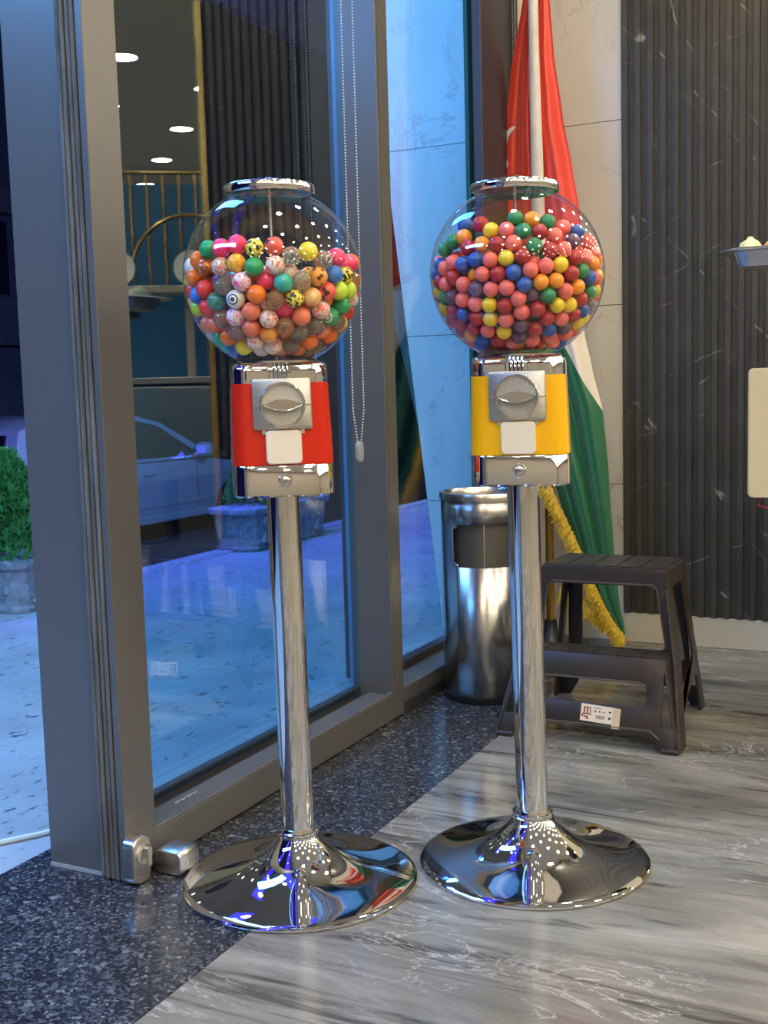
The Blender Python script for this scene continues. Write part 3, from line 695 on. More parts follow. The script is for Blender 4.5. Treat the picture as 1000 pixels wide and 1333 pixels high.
s1 = [(285,450,'pink'),(342,460,'pink'),(170,475,'orange'),(215,468,'green'),(420,465,'speck'),(507,475,'reddot'),(595,500,'clear'),(650,468,'yellow'),(710,485,'clear'),(795,480,'pink'),(870,495,'orange'),(130,525,'white'),(160,555,'orange'),(205,535,'stripe'),(285,520,'gmix'),(360,538,'yorange'),(450,543,'green'),(540,573,'redwhite'),(620,590,'clear'),(700,573,'odot'),(775,575,'blue'),(840,560,'pink'),(130,612,'red'),(190,620,'blue'),(260,605,'clear'),(330,627,'eye'),(420,635,'orange'),(505,660,'corange'),(597,690,'speck'),(678,662,'oswirl'),(755,645,'reddot'),(175,690,'lime'),(255,690,'dgreen'),(335,715,'pinkwhite'),(410,700,'coral'),(460,735,'redwhite'),(550,760,'corange'),(650,745,'clear'),(740,740,'eight'),(225,760,'coral'),(298,775,'coral'),(395,780,'coral'),(485,815,'redwhite'),(620,815,'orange'),(700,810,'clear'),(790,775,'oswirl'),(835,735,'red'),(850,650,'redwhite'),(895,580,'corange'),(225,830,'redwhite'),(315,835,'navy'),(380,840,'yellow'),(465,880,'white'),(545,868,'clear'),(255,885,'teal'),(400,910,'coral'),(330,890,'dgreen'),(670,900,'green'),(740,850,'purple'),(800,835,'corange'),(150,740,'purple'),(100,570,'speck'),(885,660,'red'),(600,900,'clear')]
s2 = [(255,390,'blue'),(345,372,'red'),(258,423,'orange'),(385,420,'yellow'),(460,432,'coral'),(490,372,'green'),(570,375,'orange'),(535,420,'green'),(635,385,'green'),(690,415,'coral'),(765,418,'blue'),(270,483,'red'),(340,487,'orange'),(415,478,'red'),(490,485,'coral'),(560,515,'green'),(595,450,'red'),(670,470,'coral'),(740,470,'purple'),(830,455,'coral'),(180,550,'coral'),(220,585,'red'),(290,550,'blue'),(375,545,'coral'),(445,545,'yellow'),(508,560,'red'),(580,590,'coral'),(628,530,'red'),(695,548,'coral'),(770,570,'green'),(840,550,'orange'),(115,610,'yellow'),(165,618,'coral'),(208,650,'purple'),(268,628,'coral'),(335,610,'coral'),(420,600,'red'),(503,637,'blue'),(645,603,'coral'),(660,655,'orange'),(720,615,'red'),(765,650,'orange'),(818,612,'blue'),(865,600,'yellow'),(260,695,'coral'),(320,690,'purple'),(385,660,'coral'),(440,680,'coral'),(530,705,'coral'),(597,672,'orange'),(662,705,'green'),(710,680,'coral'),(795,690,'red'),(130,735,'yellow'),(165,730,'yellow'),(210,720,'red'),(265,765,'blue'),(330,765,'red'),(382,725,'yellow'),(450,750,'red'),(515,770,'coral'),(595,740,'red'),(675,760,'yellow'),(735,725,'yellow'),(185,790,'coral'),(235,800,'red'),(390,795,'yellow'),(310,825,'red'),(370,845,'coral'),(460,820,'coral'),(540,830,'purple'),(610,800,'red'),(650,840,'blue'),(715,800,'red'),(770,765,'blue'),(735,830,'yellow'),(800,785,'yellow'),(225,845,'yellow'),(265,845,'orange'),(315,885,'blue'),(580,875,'coral'),(680,865,'coral'),(435,870,'red'),(510,870,'purple'),(610,910,'coral'),(155,470,'green'),(200,425,'green'),(130,670,'red'),(330,910,'orange'),(560,930,'yellow'),(850,690,'coral'),(880,545,'orange')]
def balls(G, r, table, cx, cy, kinds, weights, ztop, n, seed, name, where, group, cat):
    seeds = [((x/3.7037-cx)/113.5, (cy-y/3.7037)/113.5) for x, y, k in table]
    X, alive, ns, vis = pack(G, r, seeds, ztop, n, seed)
    proto = MB().sphere((0,0,0), r, 20, 12).build(name, list(kinds.values())[0][0], None, smooth=True)
    me = proto.data; bpy.data.objects.remove(proto)
    rr = random.Random(seed); keys = list(weights)
    idx = [i for i in np.argsort(-vis) if alive[i]]
    first = [i for i in idx if i < ns] + [i for i in idx if i >= ns]
    rest = MB(); rest_m = []
    for q, i in enumerate(first):
        kind = table[i][2] if i < ns else rr.choices(keys, [weights[k] for k in keys])[0]
        m, word = kinds[kind]
        p = Vector(X[i])+G
        if q < 300:
            o = bpy.data.objects.new(name, me); COL.objects.link(o); o.location = p
            o.rotation_euler = (rr.uniform(0,6), rr.uniform(0,6), rr.uniform(0,6))
            if kind in ('eye', 'eight'):
                f = (CAM-p).normalized(); f = (f+Vector((rr.uniform(-.4,.2), rr.uniform(-.2,.2), rr.uniform(-.3,.2)))).normalized()
                o.rotation_euler = f.to_track_quat('Z', 'Y').to_euler()
            o.material_slots[0].link = 'OBJECT'; o.material_slots[0].material = m
            tag(o, '%s %s %s' % (word, cat[0], where), cat[1], '%s %s' % (word, group))
        else:
            if m not in rest_m: rest_m.append(m)
            rest.cur = rest_m.index(m); rest.sphere(tuple(p), r, 12, 8)
    if rest.v:
        o = rest.build(name+'_pile', rest_m, None, smooth=True)
        tag(o, 'remaining gumballs packed behind the front ones %s' % where, cat[1], None, 'stuff')
W1 = {k: 1. for k in BOUNCY}; W1.update(coral=2.5, orange=2.5, redwhite=2.5, clear=1.4, corange=1.2, oswirl=1.4, pink=1.8, red=1.6, reddot=1.5, eye=.3, eight=.3)
W2 = dict(coral=.34, red=.22, yellow=.12, orange=.10, blue=.10, green=.08, purple=.06)
# seed tables use positions inside each globe, measured in globe radii
balls(G1, r1, s1, 355.5-220, 361-220, BOUNCY, W1, -.006, 300, 5, 'bouncy_ball', "in the red machine's globe", "bouncy balls in the red machine", ('rubber bouncy ball', 'ball'))
balls(G2, r2, s2, 673-540, 363-210, GUM, W2, .020, 570, 6, 'gumball', "in the yellow machine's globe", "gumballs in the yellow machine", ('gumball', 'gumball'))

# ------------------------------------------------------------------ litter bin with ash tray
def bin_():
    rz = math.radians(21.7); r = .124; H = .596
    t = empty('litter_bin', (.135, -.81, 0), rz, 'brushed steel cylindrical litter bin with an ash tray top', 'bin')
    seg = 96; zs = [.016] + [.39, .398, .402, .498, .502, .51] + [H-.018]
    b = MB(); vs = []; fs = []
    a_of = lambda i: -PI/2 + 2*PI*i/seg
    for z in zs: vs += [(r*math.cos(a_of(i)), r*math.sin(a_of(i)), z) for i in range(seg)]
    def hole(i, k):
        c = ((i+.5+seg/2) % seg) - seg/2; c = abs(c)
        lim = {1: 10.2, 2: 11.2, 3: 12, 4: 11.2, 5: 10.2}.get(k, 0)
        return c < lim and 1 <= k <= 5
    for k in range(len(zs)-1):
        for i in range(seg):
            if hole(i, k): continue
            j = (i+1) % seg; fs.append((k*seg+i, k*seg+j, (k+1)*seg+j, (k+1)*seg+i))
    b.add(vs, fs); o = b.build('body', MAT['steel'], t, smooth=True)
    so = o.modifiers.new('wall', 'SOLIDIFY'); so.thickness = .0012; so.offset = -1
    MB().lathe([(r-.004, .002), (r+.0015, .003), (r+.0015, .018), (r-.004, .020)], seg=64).build('foot_ring', MAT['blackp'], t, smooth=True)
    MB().lathe([(r+.0005, H-.021), (r+.004, H-.019), (r+.004, H-.003), (r+.002, H), (r-.004, H), (r-.006, H-.004), (r-.008, H-.018), (r-.03, H-.024), (.004, H-.026)], seg=72, cap0=False).build('ash_tray', MAT['steelplain'], t, smooth=True)
    MB().lathe([(r-.012, .02), (r-.012, H-.04)], seg=48, cap0=True, cap1=False).build('inner_bucket', P('inner_galvanised', (.16,.15,.12), .45, .8), t, smooth=True)
    MB().box(-.003, .0, -r+.0105, -r+.0135, .39, .512).build('bucket_seam', MAT['steelplain'], t)
bin_()

# ------------------------------------------------------------------ two-step plastic stool
def frame_mesh(mb, outer, hole, th, rad=.02, n=6):
    """flat panel: outer quad (4 pts, 3-D), hole quad (4 pts) with rounded corners, thickness th along the normal"""
    o = [Vector(p) for p in outer]; nrm = (o[1]-o[0]).cross(o[3]-o[0]).normalized(); c0 = sum((Vector(h) for h in hole), Vector())/4
    ux = (o[1]-o[0]).normalized(); uy = nrm.cross(ux)
    to2 = lambda p: ((Vector(p)-c0).dot(ux), (Vector(p)-c0).dot(uy))
    oq = [to2(p) for p in o]; hq = [to2(p) for p in hole]
    hp = []
    for i in range(4):
        p, a, b = Vector(hq[i]), Vector(hq[i-1]), Vector(hq[(i+1) % 4])
        e1, e2 = (a-p).normalized(), (b-p).normalized()
        for k in range(n+1):
            u = k/n; hp.append((p+e1*rad*(1-u)**2+e2*rad*u**2)[:])
    angs = sorted(set([round(math.atan2(y, x), 6) for x, y in hp+oq]))
    def hit(poly, a):
        d = (math.cos(a), math.sin(a)); best = None
        for i in range(len(poly)):
            (x1, y1), (x2, y2) = poly[i], poly[(i+1) % len(poly)]; ex, ey = x2-x1, y2-y1; den = d[0]*ey-d[1]*ex
            if abs(den) < 1e-12: continue
            t = (x1*ey-y1*ex)/den; s = (x1*d[1]-y1*d[0])/den
            if t > 0 and -1e-6 <= s <= 1+1e-6: best = t if best is None else max(best, t)
        return (d[0]*best, d[1]*best)
    A = [hit(oq, a) for a in angs]; B = [hit(hp, a) for a in angs]
    w = lambda q, k: tuple(c0+ux*q[0]+uy*q[1]+nrm*k)
    mb.loft([[w(q, 0) for q in A], [w(q, 0) for q in B], [w(q, -th) for q in B], [w(q, -th) for q in A]], closed=True)
    return mb
def build_stool():
    t = empty('step_stool', (.53, -.95, 0), 0, 'dark brown plastic two-step stool with a torn price sticker', 'stool')
    off = Matrix.Translation((-.53, .95, 0))
    def B(mb, nm, mt=MAT['brown'], par=None, **kw):
        o = mb.build(nm, mt, par or t, **kw)
        if par is None: o.matrix_parent_inverse = off
        return o
    ZT, ZL, th = .425, .217, .007
    V = Vector; lerp = lambda a, b, u: V(a)+(V(b)-V(a))*u
    FL, FR, BL, BR = V((.300,-1.175,0)), V((.768,-1.175,0)), V((.322,-.715,0)), V((.742,-.715,0))
    lFL, lFR = V((.352,-1.112,ZL)), V((.722,-1.112,ZL))
    uFL, uFR, uBL, uBR = V((.380,-1.022,ZT)), V((.700,-1.022,ZT)), V((.384,-.806,ZT)), V((.700,-.806,ZT))
    mFL, mFR = V((.350,-1.034,ZL)), V((.728,-1.034,ZL))
    def quad(a, b, c, d): # a,b bottom; c,d top
        return lambda s, z: lerp(lerp(a, b, s), lerp(d, c, s), z)
    def ribpanel(q, legw0, legw1, bands, holes, nm):
        """legs + horizontal bands of a front/back panel; q(s,z)"""
        pass
    # lower front: band under the tread, stretcher, two legs, rounded window between
    q = quad(FL, FR, lFR, lFL)
    B(frame_mesh(MB(), [q(.08,.24), q(.92,.24), q(1,1), q(0,1)], [q(.155,.47), q(.845,.47), q(.865,.735), q(.135,.735)], th, .02), 'front_panel', bevel=.0016)
    for s0, s1, s2, s3, a, b in ((0, .085, .15, .08, 0, 1), (1, .915, .85, .92, 0, 1)):
        m = MB(); pts = [q(s0,0), q(s1,0), q(s2,.27), q(s0 if s0 else .0, .27)]
        nrm = V((0,-1,0)); m.loft([[tuple(p) for p in pts], [tuple(p+V((0,th,0))) for p in pts]]); B(m, 'foot_flange', bevel=.0015)
    # lower tread
    B(MB().hexa([tuple(lFL+V((0,0,-.012))), tuple(lFR+V((0,0,-.012))), tuple(mFR+V((0,.02,-.012))), tuple(mFL+V((0,.02,-.012))), tuple(lFL), tuple(lFR), tuple(mFR+V((0,.02,0))), tuple(mFL+V((0,.02,0)))]), 'lower_tread', bevel=.004)
    for i in range(6):
        a, b = (i+.06)/6, (i+.94)/6
        p = [lerp(lFL,lFR,a)+V((0,.006,0)), lerp(lFL,lFR,b)+V((0,.006,0)), lerp(mFL,mFR,b)-V((0,.004,0)), lerp(mFL,mFR,a)-V((0,.004,0))]
        B(MB().loft([[tuple(v_) for v_ in p], [tuple(v_+V((0,0,.0022))) for v_ in p]]), 'tread_pad')
    # upper front panel with its large window
    q2 = quad(mFL, mFR, uFR, uFL)
    B(frame_mesh(MB(), [q2(0,-.02), q2(1,-.02), q2(1,1), q2(0,1)], [q2(.055,.02), q2(.945,.02), q2(.925,.80), q2(.075,.80)], th, .022), 'riser_panel', bevel=.0016)
    # back panel
    q3 = quad(BR, BL, uBL, uBR)
    B(frame_mesh(MB(), [q3(.07,.12), q3(.93,.12), q3(1,1), q3(0,1)], [q3(.16,.30), q3(.84,.30), q3(.86,.84), q3(.14,.84)], th, .022), 'back_panel', bevel=.0016)
    for s0, s1, s2 in ((0, .09, .16), (1, .91, .84)):
        pts = [q3(s0,0), q3(s1,0), q3(s2,.14), q3(s0,.14)]
        B(MB().loft([[tuple(p) for p in pts], [tuple(p-V((0,th,0))) for p in pts]]), 'foot_flange', bevel=.0015)
    # upper tread: slab with chamfered ends and six pads
    def tl(ins, z): return [tuple(v_) for v_ in (uFL+V((ins,ins,z)), uFR+V((-ins,ins,z)), uFR+V((.010-ins,.03,z)), uBR+V((.010-ins,-.03,z)), uBR+V((-ins-.02,-ins,z)), uBL+V((ins+.02,-ins,z)), uBL+V((-.006+ins,-.03,z)), uFL+V((-.006+ins,.03,z)))]
    B(MB().loft([tl(-.004,-.045), tl(0,-.004), tl(.004,0)]), 'upper_tread', smooth=True, angle=30)
    for i in range(5):
        a, b = (i+.04)/5, (i+.96)/5
        p = [lerp(uFL,uFR,a)+V((0,.010,0)), lerp(uFL,uFR,b)+V((0,.010,0)), lerp(uBL,uBR,b)-V((0,.012,0)), lerp(uBL,uBR,a)-V((0,.012,0))]
        B(MB().loft([[tuple(v_) for v_ in p], [tuple(v_+V((0,0,.0022))) for v_ in p]]), 'tread_pad')
    # side panels: corner posts (ridged) and a triangular window
    for sx, f, lf, mf, uf, ub, bk in ((-1, FL, lFL, mFL, uFL, uBL, BL), (1, FR, lFR, mFR, uFR, uBR, BR)):
        n = V((-sx*th, 0, 0)); out = V((sx*.0035, 0, 0))
        def slab(pts, nm, extra=V((0,0,0)), bev=.0016):
            B(MB().loft([[tuple(V(p)+extra) for p in pts], [tuple(V(p)+n) for p in pts]]), nm, bevel=bev)
        # front post: runs from the top edge to the front foot
        fy = lambda p, dy: V(p)+V((0,dy,0))
        slab([f, fy(f,.085), lerp(f,uf,.52)+V((sx*-.004,.115,0)), lerp(lf,mf,.98)+V((0,.01,0)), lf], 'side_panel')
        slab([lerp(mf,uf,-.15), lerp(mf,uf,-.15)+V((sx*.004,.085,0)), fy(uf,.06)+V((0,0,-.002)), uf+V((0,0,-.002))], 'side_post')
        for d0_ in (.012, .036, .060):    # raised ridges
            a, b = fy(f, d0_)+V((0,0,.004)), fy(uf, d0_*.8)+V((0,0,-.03))
            mid = lerp(lf, mf, .9)+V((sx*.006, d0_*.9, 0))
            B(MB().tube([a, lerp(a,b,.5)+V((sx*.006,0.004,0)), b], .006, 6), 'post_ridge')
        slab([fy(bk,-.05), bk, ub+V((0,0,-.002)), fy(ub,-.045)+V((0,0,-.002))], 'rear_post')
        slab([lerp(f,uf,.30)+V((0,.09,0)), lerp(bk,ub,.24)+V((0,-.03,0)), lerp(bk,ub,.40)+V((0,-.04,0)), lerp(f,uf,.16)+V((0,.085,0))][::1], 'side_brace')
        slab([fy(uf,.0)+V((0,0,-.002)), fy(ub,0)+V((0,0,-.002)), fy(ub,0)+V((sx*.006,0,-.055)), fy(uf,0)+V((sx*.006,0,-.055))], 'side_band')
        B(MB().box(f.x-(.0 if sx > 0 else -.0)-(.045 if sx > 0 else 0), f.x+(.045 if sx < 0 else 0), f.y-.002, f.y+.012, 0, .012, .003).box(f.x-(.012 if sx > 0 else 0), f.x+(.012 if sx < 0 else 0), f.y, f.y+.085, 0, .012, .003), 'foot')
        B(MB().box(bk.x-(.03 if sx > 0 else 0), bk.x+(.03 if sx < 0 else 0), bk.y-.010, bk.y, 0, .012, .003), 'foot')
    # paler brown edges along the windows
    pts = [q(.155,.735)+V((.01,-.001,0)), q(.845,.735)+V((-.012,-.001,0)), q(.862,.70)+V((0,-.001,0))]
    B(MB().tube(pts, .0025, 6), 'pale_edge', MAT['brownedge'])
    pts = [q(.14,.232)+V((0,-.001,0)), q(.86,.232)+V((0,-.001,0)), q(.905,.15)+V((0,-.001,0))]
    B(MB().tube(pts, .0025, 6), 'pale_edge', MAT['brownedge'])
    pts = [q2(.062,.1)+V((0,-.001,0)), q2(.072,.74)+V((0,-.001,0)), q2(.105,.805)+V((0,-.001,0)), q2(.895,.805)+V((0,-.001,0)), q2(.925,.75)+V((0,-.001,0)), q2(.945,.06)+V((0,-.001,0))]
    B(MB().tube(pts, .0025, 6), 'pale_edge', MAT['brownedge'])
    # sticker
    e1 = (q(.9,.36)-q(.1,.36)).normalized(); e2 = (q(.5,.5)-q(.5,.2)).normalized(); nn = e1.cross(e2).normalized()
    c = q(.585, .352)+nn*.0008
    e1r = (e1*math.cos(-.05)+e2*math.sin(-.05)); e2r = nn.cross(e1r)
    fr = lambda a, b, h=0.: tuple(c+e1r*a+e2r*b+nn*h)
    st = MB().loft([[fr(a,b,h) for a, b in ((-.051,-.021),(.030,-.021),(.031,.021),(-.051,.021))] for h in (0,.0008)])
    so = B(st, 'price_sticker', MAT['sticker']); so['label'] = 'torn cream price sticker'
    cf = MB().loft([[fr(a,b,h) for a, b in ((.030,-.030),(.050,-.029),(.049,.020),(.031,.021))] for h in (.0009,.002)])
    o = cf.build('folded_corner', P('tan_sticker_back', (.66,.52,.34), .7), so)
    pr = MB()
    for i in range(12): pr.box(0,0,0,0,0,0) if False else pr.loft([[fr(-.012+i*.0019, b, h) for b in (-.012,-.003)]+[fr(-.012+i*.0019+(.0011 if i % 3 else .0005), b, h) for b in (-.003,-.012)] for h in (.0009,.0011)])
    for x0, x1, y0, y1 in ((-.005,-.001,.004,.008), (-.016,-.012,.003,.008), (.004,.010,.0045,.0065), (-.02,.0,.013,.0145), (.020,.026,.006,.010), (.020,.026,-.010,-.004)):
        pr.loft([[fr(a,b,h) for a, b in ((x0,y0),(x1,y0),(x1,y1),(x0,y1))] for h in (.0009,.0011)])
    pr.build('print', MAT['ink'], so)
    lg = MB()
    for x0, x1, y0, y1 in ((-.044,-.040,-.004,.014), (-.036,-.032,-.004,.014), (-.044,-.026,.012,.0145), (-.028,-.0255,-.002,.014), (-.046,-.024,-.005,-.002), (-.048,-.044,-.011,-.004), (-.042,-.032,-.012,-.008), (-.036,-.030,-.016,-.012)):
        lg.loft([[fr(a,b,h) for a, b in ((x0,y0),(x1,y0),(x1,y1),(x0,y1))] for h in (.0009,.0011)])
    lg.build('printed_logo', MAT['inkred'], so)
build_stool()

# ------------------------------------------------------------------ flag on its pole
def flag():
    t = empty('draped_flag', (.122, -.185, 0), 0, 'red, white and green flag with gold fringe draped on a gold pole', 'flag')
    MB().lathe([(.014, .02), (.014, 2.42), (.004, 2.44)], seg=20).build('pole', MAT['goldsatin'], t, smooth=True)
    MB().lathe([(.14, 0), (.14, .012), (.13, .022), (.05, .03), (.025, .06), (.02, .10)], seg=40).build('stand', P('black_stand', (.02,.02,.02), .3), t, smooth=True)
    MB().sphere((0,0,2.47), .035, 16, 10, (1,1,1.4)).build('finial', MAT['gold'], t, smooth=True)
    # outline of the hanging cloth (x relative to the wall, z): left edge, right edge, hem
    zt = 2.36
    le = [(2.36, .108), (2.14, .052), (1.90, .004), (1.72, -.020), (1.59, -.034), (1.35, -.045), (1.1, -.02), (.9, .02), (.70, .075), (.53, .150), (.35, .205), (.20, .262), (.05, .365)]
    re = [(2.36, .150), (2.14, .138), (1.95, .150), (1.75, .175), (1.58, .205), (1.44, .229), (1.2, .245), (1.05, .240), (.95, .262), (.80, .300), (.60, .318), (.37, .335), (.2, .352), (.05, .378)]
    def ev(tb, z):
        for (z0, x0), (z1, x1) in zip(tb[:-1], tb[1:]):
            if z <= z0 and z >= z1: u = (z0-z)/(z0-z1); u = u*u*(3-2*u)*.3+u*.7; return x0+(x1-x0)*u
        return tb[-1][1]
    nz, ns = 150, 72; vs = []; fs = []
    for i in range(nz+1):
        z = zt + (.05-zt)*i/nz; L, R_ = ev(le, z), ev(re, z); wd = R_-L; g = min(1., (zt-z)/.7)
        for j in range(ns+1):
            s = j/ns
            y = -.012 - g*(.030*math.sin(s*PI*1.0) + min(1, s/.34)**2*(.017*math.sin(s*PI*5.2+.6*z) + .006*math.sin(s*PI*11+2*z)))*min(1, wd/.18)
            # the white fold lying along the pole stands proud
            xm = .082 + .020*max(0, 1.95-z)
            vs.append((L+wd*s-.115, y, z))
    for i in range(nz):
        for j in range(ns):
            a = i*(ns+1)+j; fs.append((a, a+1, a+ns+2, a+ns+1))
    m, nt, b, o = new('flag_cloth')
    tc = N(nt, 'ShaderNodeTexCoord'); sx = N(nt, 'ShaderNodeSeparateXYZ'); nt.links.new(tc.outputs['Object'], sx.inputs[0])
    x, z = sx.outputs[0], sx.outputs[2]
    # green field below a curved boundary, a white strip above it, red above
    bnd = mth(nt, 'ADD', z, mth(nt, 'MULTIPLY', x, 1.9))          # stripes hang diagonally
    gmask = mth(nt, 'LESS_THAN', bnd, 1.15); wmask = mth(nt, 'LESS_THAN', mth(nt, 'ADD', z, mth(nt, 'MULTIPLY', x, .25)), 1.26)
    c = mixc(nt, wmask, (.74,.045,.018), (.74,.66,.54)); c = mixc(nt, gmask, c, (.012,.135,.055))
    wv = noise(nt, mapped(nt, (60, 60, 4)), 8, 3)
    nt.links.new(c, b.inputs['Base Color']); b.inputs['Roughness'].default_value = .42; b.inputs['Sheen Weight'].default_value = .3
    bump(nt, b, noise(nt, mapped(nt, (26, 5, 1.3)), 1.5, 3), .35, .01)
    f = MB().add(vs, fs).build('cloth', m, t, smooth=True, angle=180)
    so = f.modifiers.new('weave', 'SOLIDIFY'); so.thickness = .0015
    # white folded strip hanging in front of the pole
    loops = []
    for i in range(41):
        zz = 2.36-(2.36-1.28)*i/40; xc = .098-.115 + .012*min(1, (2.36-zz)/1.0); hw = .012+.007*max(0, 1-abs(zz-1.4)/.6)+.004
        loops.append([(xc+hw*math.cos(2*PI*k/14), -.060+.017*math.sin(2*PI*k/14)+.002*math.sin(zz*9), zz) for k in range(14)])
    MB().loft(loops).build('white_fold', m_noise('cream_cloth', (.60,.50,.40), (.78,.70,.58), 9, .7, .3), t, smooth=True)
    # part of a white star on the left edge
    def cl(px, pz): return (px-.115, -.085, pz)
    pts = [(.018,1.732), (-.006,1.722), (-.017,1.713), (-.025,1.66), (-.031,1.603), (-.009,1.610), (-.018,1.641), (-.018,1.672), (-.008,1.70)]
    def cy_(a, z):
        L, R_ = ev(le, z), ev(re, z); s = max(0, min(1, (a-L)/(R_-L))); wd = R_-L; g = min(1., (zt-z)/.7)
        return -.012 - g*(.030*math.sin(s*PI*1.0) + min(1, s/.34)**2*(.017*math.sin(s*PI*5.2+.6*z) + .006*math.sin(s*PI*11+2*z)))*min(1, wd/.18)
    xl = [(1.732,.014), (1.722,-.006), (1.713,-.016), (1.66,-.024), (1.603,-.030)]; xr = [(1.732,.019), (1.70,-.006), (1.672,-.016), (1.641,-.016), (1.612,-.008), (1.603,-.012)]
    ev_, ef_ = [], []
    for i in range(17):
        z_ = 1.732-(1.732-1.603)*i/16; a_, b_ = max(ev(xl, z_), ev(le, z_)+.0015), ev(xr, z_)+.007
        for j in range(6): q_ = a_+(max(b_, a_+.002)-a_)*j/5; ev_.append((q_-.115, cy_(q_, z_)-.006, z_))
    for i in range(16):
        for j in range(5): ef_.append((i*6+j, i*6+j+1, i*6+j+7, i*6+j+6))
    MB().add(ev_, ef_).build('white_emblem', P('white_cloth', (.78,.74,.74), .6), t, smooth=True)
    # gold fringe along the diagonal hem
    def fringe(path, wdt, nm, seed, n):
        r = random.Random(seed); fm = MB()
        P3 = [Vector(p) for p in path]
        def at(u):
            u *= len(P3)-1; k_ = min(int(u), len(P3)-2); return P3[k_].lerp(P3[k_+1], u-k_), (P3[k_+1]-P3[k_]).normalized()
        for i in range(n):
            p, d = at((i+r.random())/n*.999); p = p+Vector((r.uniform(-.006,.006), r.uniform(-.010,-.002), r.uniform(-.006,.010))); side = Vector((-d.z, 0, d.x))
            if side.x > 0: side = -side
            s0 = (side*.75+Vector((0,0,-.65))).normalized(); L = wdt*r.uniform(.8, 1.15); jj = Vector((r.uniform(-.45,.45), r.uniform(-.55,.1), r.uniform(-.4,.4)))
            e = p+(s0+jj*.6)*L; q_ = Vector((0, .0018, .0)); w_ = d*.0021
            mid = p.lerp(e, .5)+Vector((0,-.003,0))
            fm.add([p-w_-q_, p+w_-q_, mid+w_-q_, mid-w_-q_, p-w_+q_, p+w_+q_, mid+w_+q_, mid-w_+q_, e+w_, e-w_], [(0,1,2,3),(4,7,6,5),(3,2,8,9),(7,9,8,6),(0,3,7,4),(1,5,6,2)])
        tag(fm.build(nm, m_noise('gold_fringe', (.55,.30,.01), (.88,.62,.05), 160, .5), t), kind='stuff')
        MB().tube([p+Vector((0,-.004,0)) for p in P3], .0045, 8).build('fringe_band', P('gold_braid', (.72,.46,.03), .5), t, smooth=True)
    off_ = lambda a: [(x_-.115, y_, z_) for x_, y_, z_ in a]
    fringe(off_([(.06,-.055,.80), (.115,-.055,.60), (.152,-.055,.520), (.200,-.05,.420), (.245,-.045,.320), (.275,-.045,.245), (.315,-.035,.15), (.355,-.03,.085), (.378,-.03,.055)]), .034, 'fringe', 1, 1100)
    fringe(off_([(.165,-.02,.215), (.21,-.02,.198), (.255,-.02,.165), (.325,-.02,.118)]), .042, 'fringe', 2, 480)
    # back fold of the cloth hanging between the two hems
    bk = MB().loft([[(a-.115, -.016, b_) for a, b_ in ((.150,.33),(.325,.40),(.340,.118),(.165,.222))], [(a-.115, -.010, b_) for a, b_ in ((.150,.33),(.325,.40),(.340,.118),(.165,.222))]])
flag()

# ------------------------------------------------------------------ blind chains
def chain(name, x, y0, y1, ztop, zbot, lab, weight):
    t = empty(name, (x, (y0+y1)/2, 0), 0, lab, 'blind chain', 'beaded blind chains')
    h = (y1-y0)/2; m = MB(); n = int((ztop-zbot)/.0075)
    for s_ in (-1, 1):
        for i in range(n):
            z = zbot+(ztop-zbot)*i/n; nar = min(1, .35+(z-zbot)/.12)
            m.sphere((0, s_*h*nar, z), .0022, 6, 4)
    tag(m.build('bead_chain', MAT['bead'], t, smooth=True), kind='stuff')
    if weight:
        MB().loft([[(xx, a*s_, zbot-.03+b*s_) for a, b in rrect(.029, .054, .0135)] for xx, s_ in ((-.006,.8), (-.004,1), (.004,1), (.006,.8))]).build('chain_weight', MAT['weightp'], t, smooth=True)
    else:
        MB().sphere((0, 0, zbot-.004), .006, 8, 6).build('connector', MAT['bead'], t, smooth=True)
    MB().box(-.012, .012, -h-.01, h+.01, ztop, ztop+.03, .003).build('pulley_cover', MAT['blackp'], t)
chain('blind_chain', -.03, -1.282, -1.222, 2.36, .765, 'looped bead chain with a grey oval weight hanging inside the door glass', True)
chain('blind_chain', .012, -.172, -.152, 2.6, 1.60, 'pale bead chain hanging beside the red flag', False)

# ------------------------------------------------------------------ tray of snacks on a wall shelf
tb_ = empty('serving_table', (1.25, -.65, 0), 0, 'cream serving table with a deep rounded apron at the frame edge', 'table')
MB().loft([[(a*s_, y, .759+b*s_) for a, b in rrect(.742, .322, .012)] for y, s_ in ((.25, .99), (.24, 1), (-.246, 1), (-.25, .99))]).build('apron_box', MAT['cream'], tb_, smooth=True)
for x in (-.22, .30):
    for y in (-.18, .18): MB().box(x-.02, x+.02, y-.02, y+.02, 0, .6, .003).build('leg', MAT['aludark'], tb_)
MB().tube([(-.345, -.20, .60), (-.35, -.21, .575), (-.33, -.22, .57), (-.30, -.20, .582), (-.32, -.2, .592), (-.26, -.20, .575), (-.22, -.2, .60)], .003, 6).build('red_wire', MAT['wire'], tb_, smooth=True)
sd = empty('tray_stand', (1.08, -.80, .92), 0, 'dark pedestal under the snack tray on the cream table', 'stand')
MB().lathe([(.12, 0), (.12, .008), (.03, .02), (.022, .06), (.024, .18), (.07, .215), (.165, .236), (.165, .249)], seg=40).build('pedestal', MAT['aludark'], sd, smooth=True)
tr = empty('serving_tray', (1.08, -.80, 1.171), 0, 'shallow metal tray heaped with golden snacks', 'tray')
def rr_(w, d, r, z): return [(a, b, z) for a, b in rrect(w, d, r, 6)]
MB().loft([rr_(.46, .17, .03, 0), rr_(.485, .20, .04, .036), rr_(.505, .225, .045, .042), rr_(.550, .26, .05, .036), rr_(.550, .26, .05, .038), rr_(.505, .224, .045, .0445), rr_(.48, .196, .04, .038), rr_(.455, .165, .03, .003)]).build('pan', MAT['tray'], tr, smooth=True)
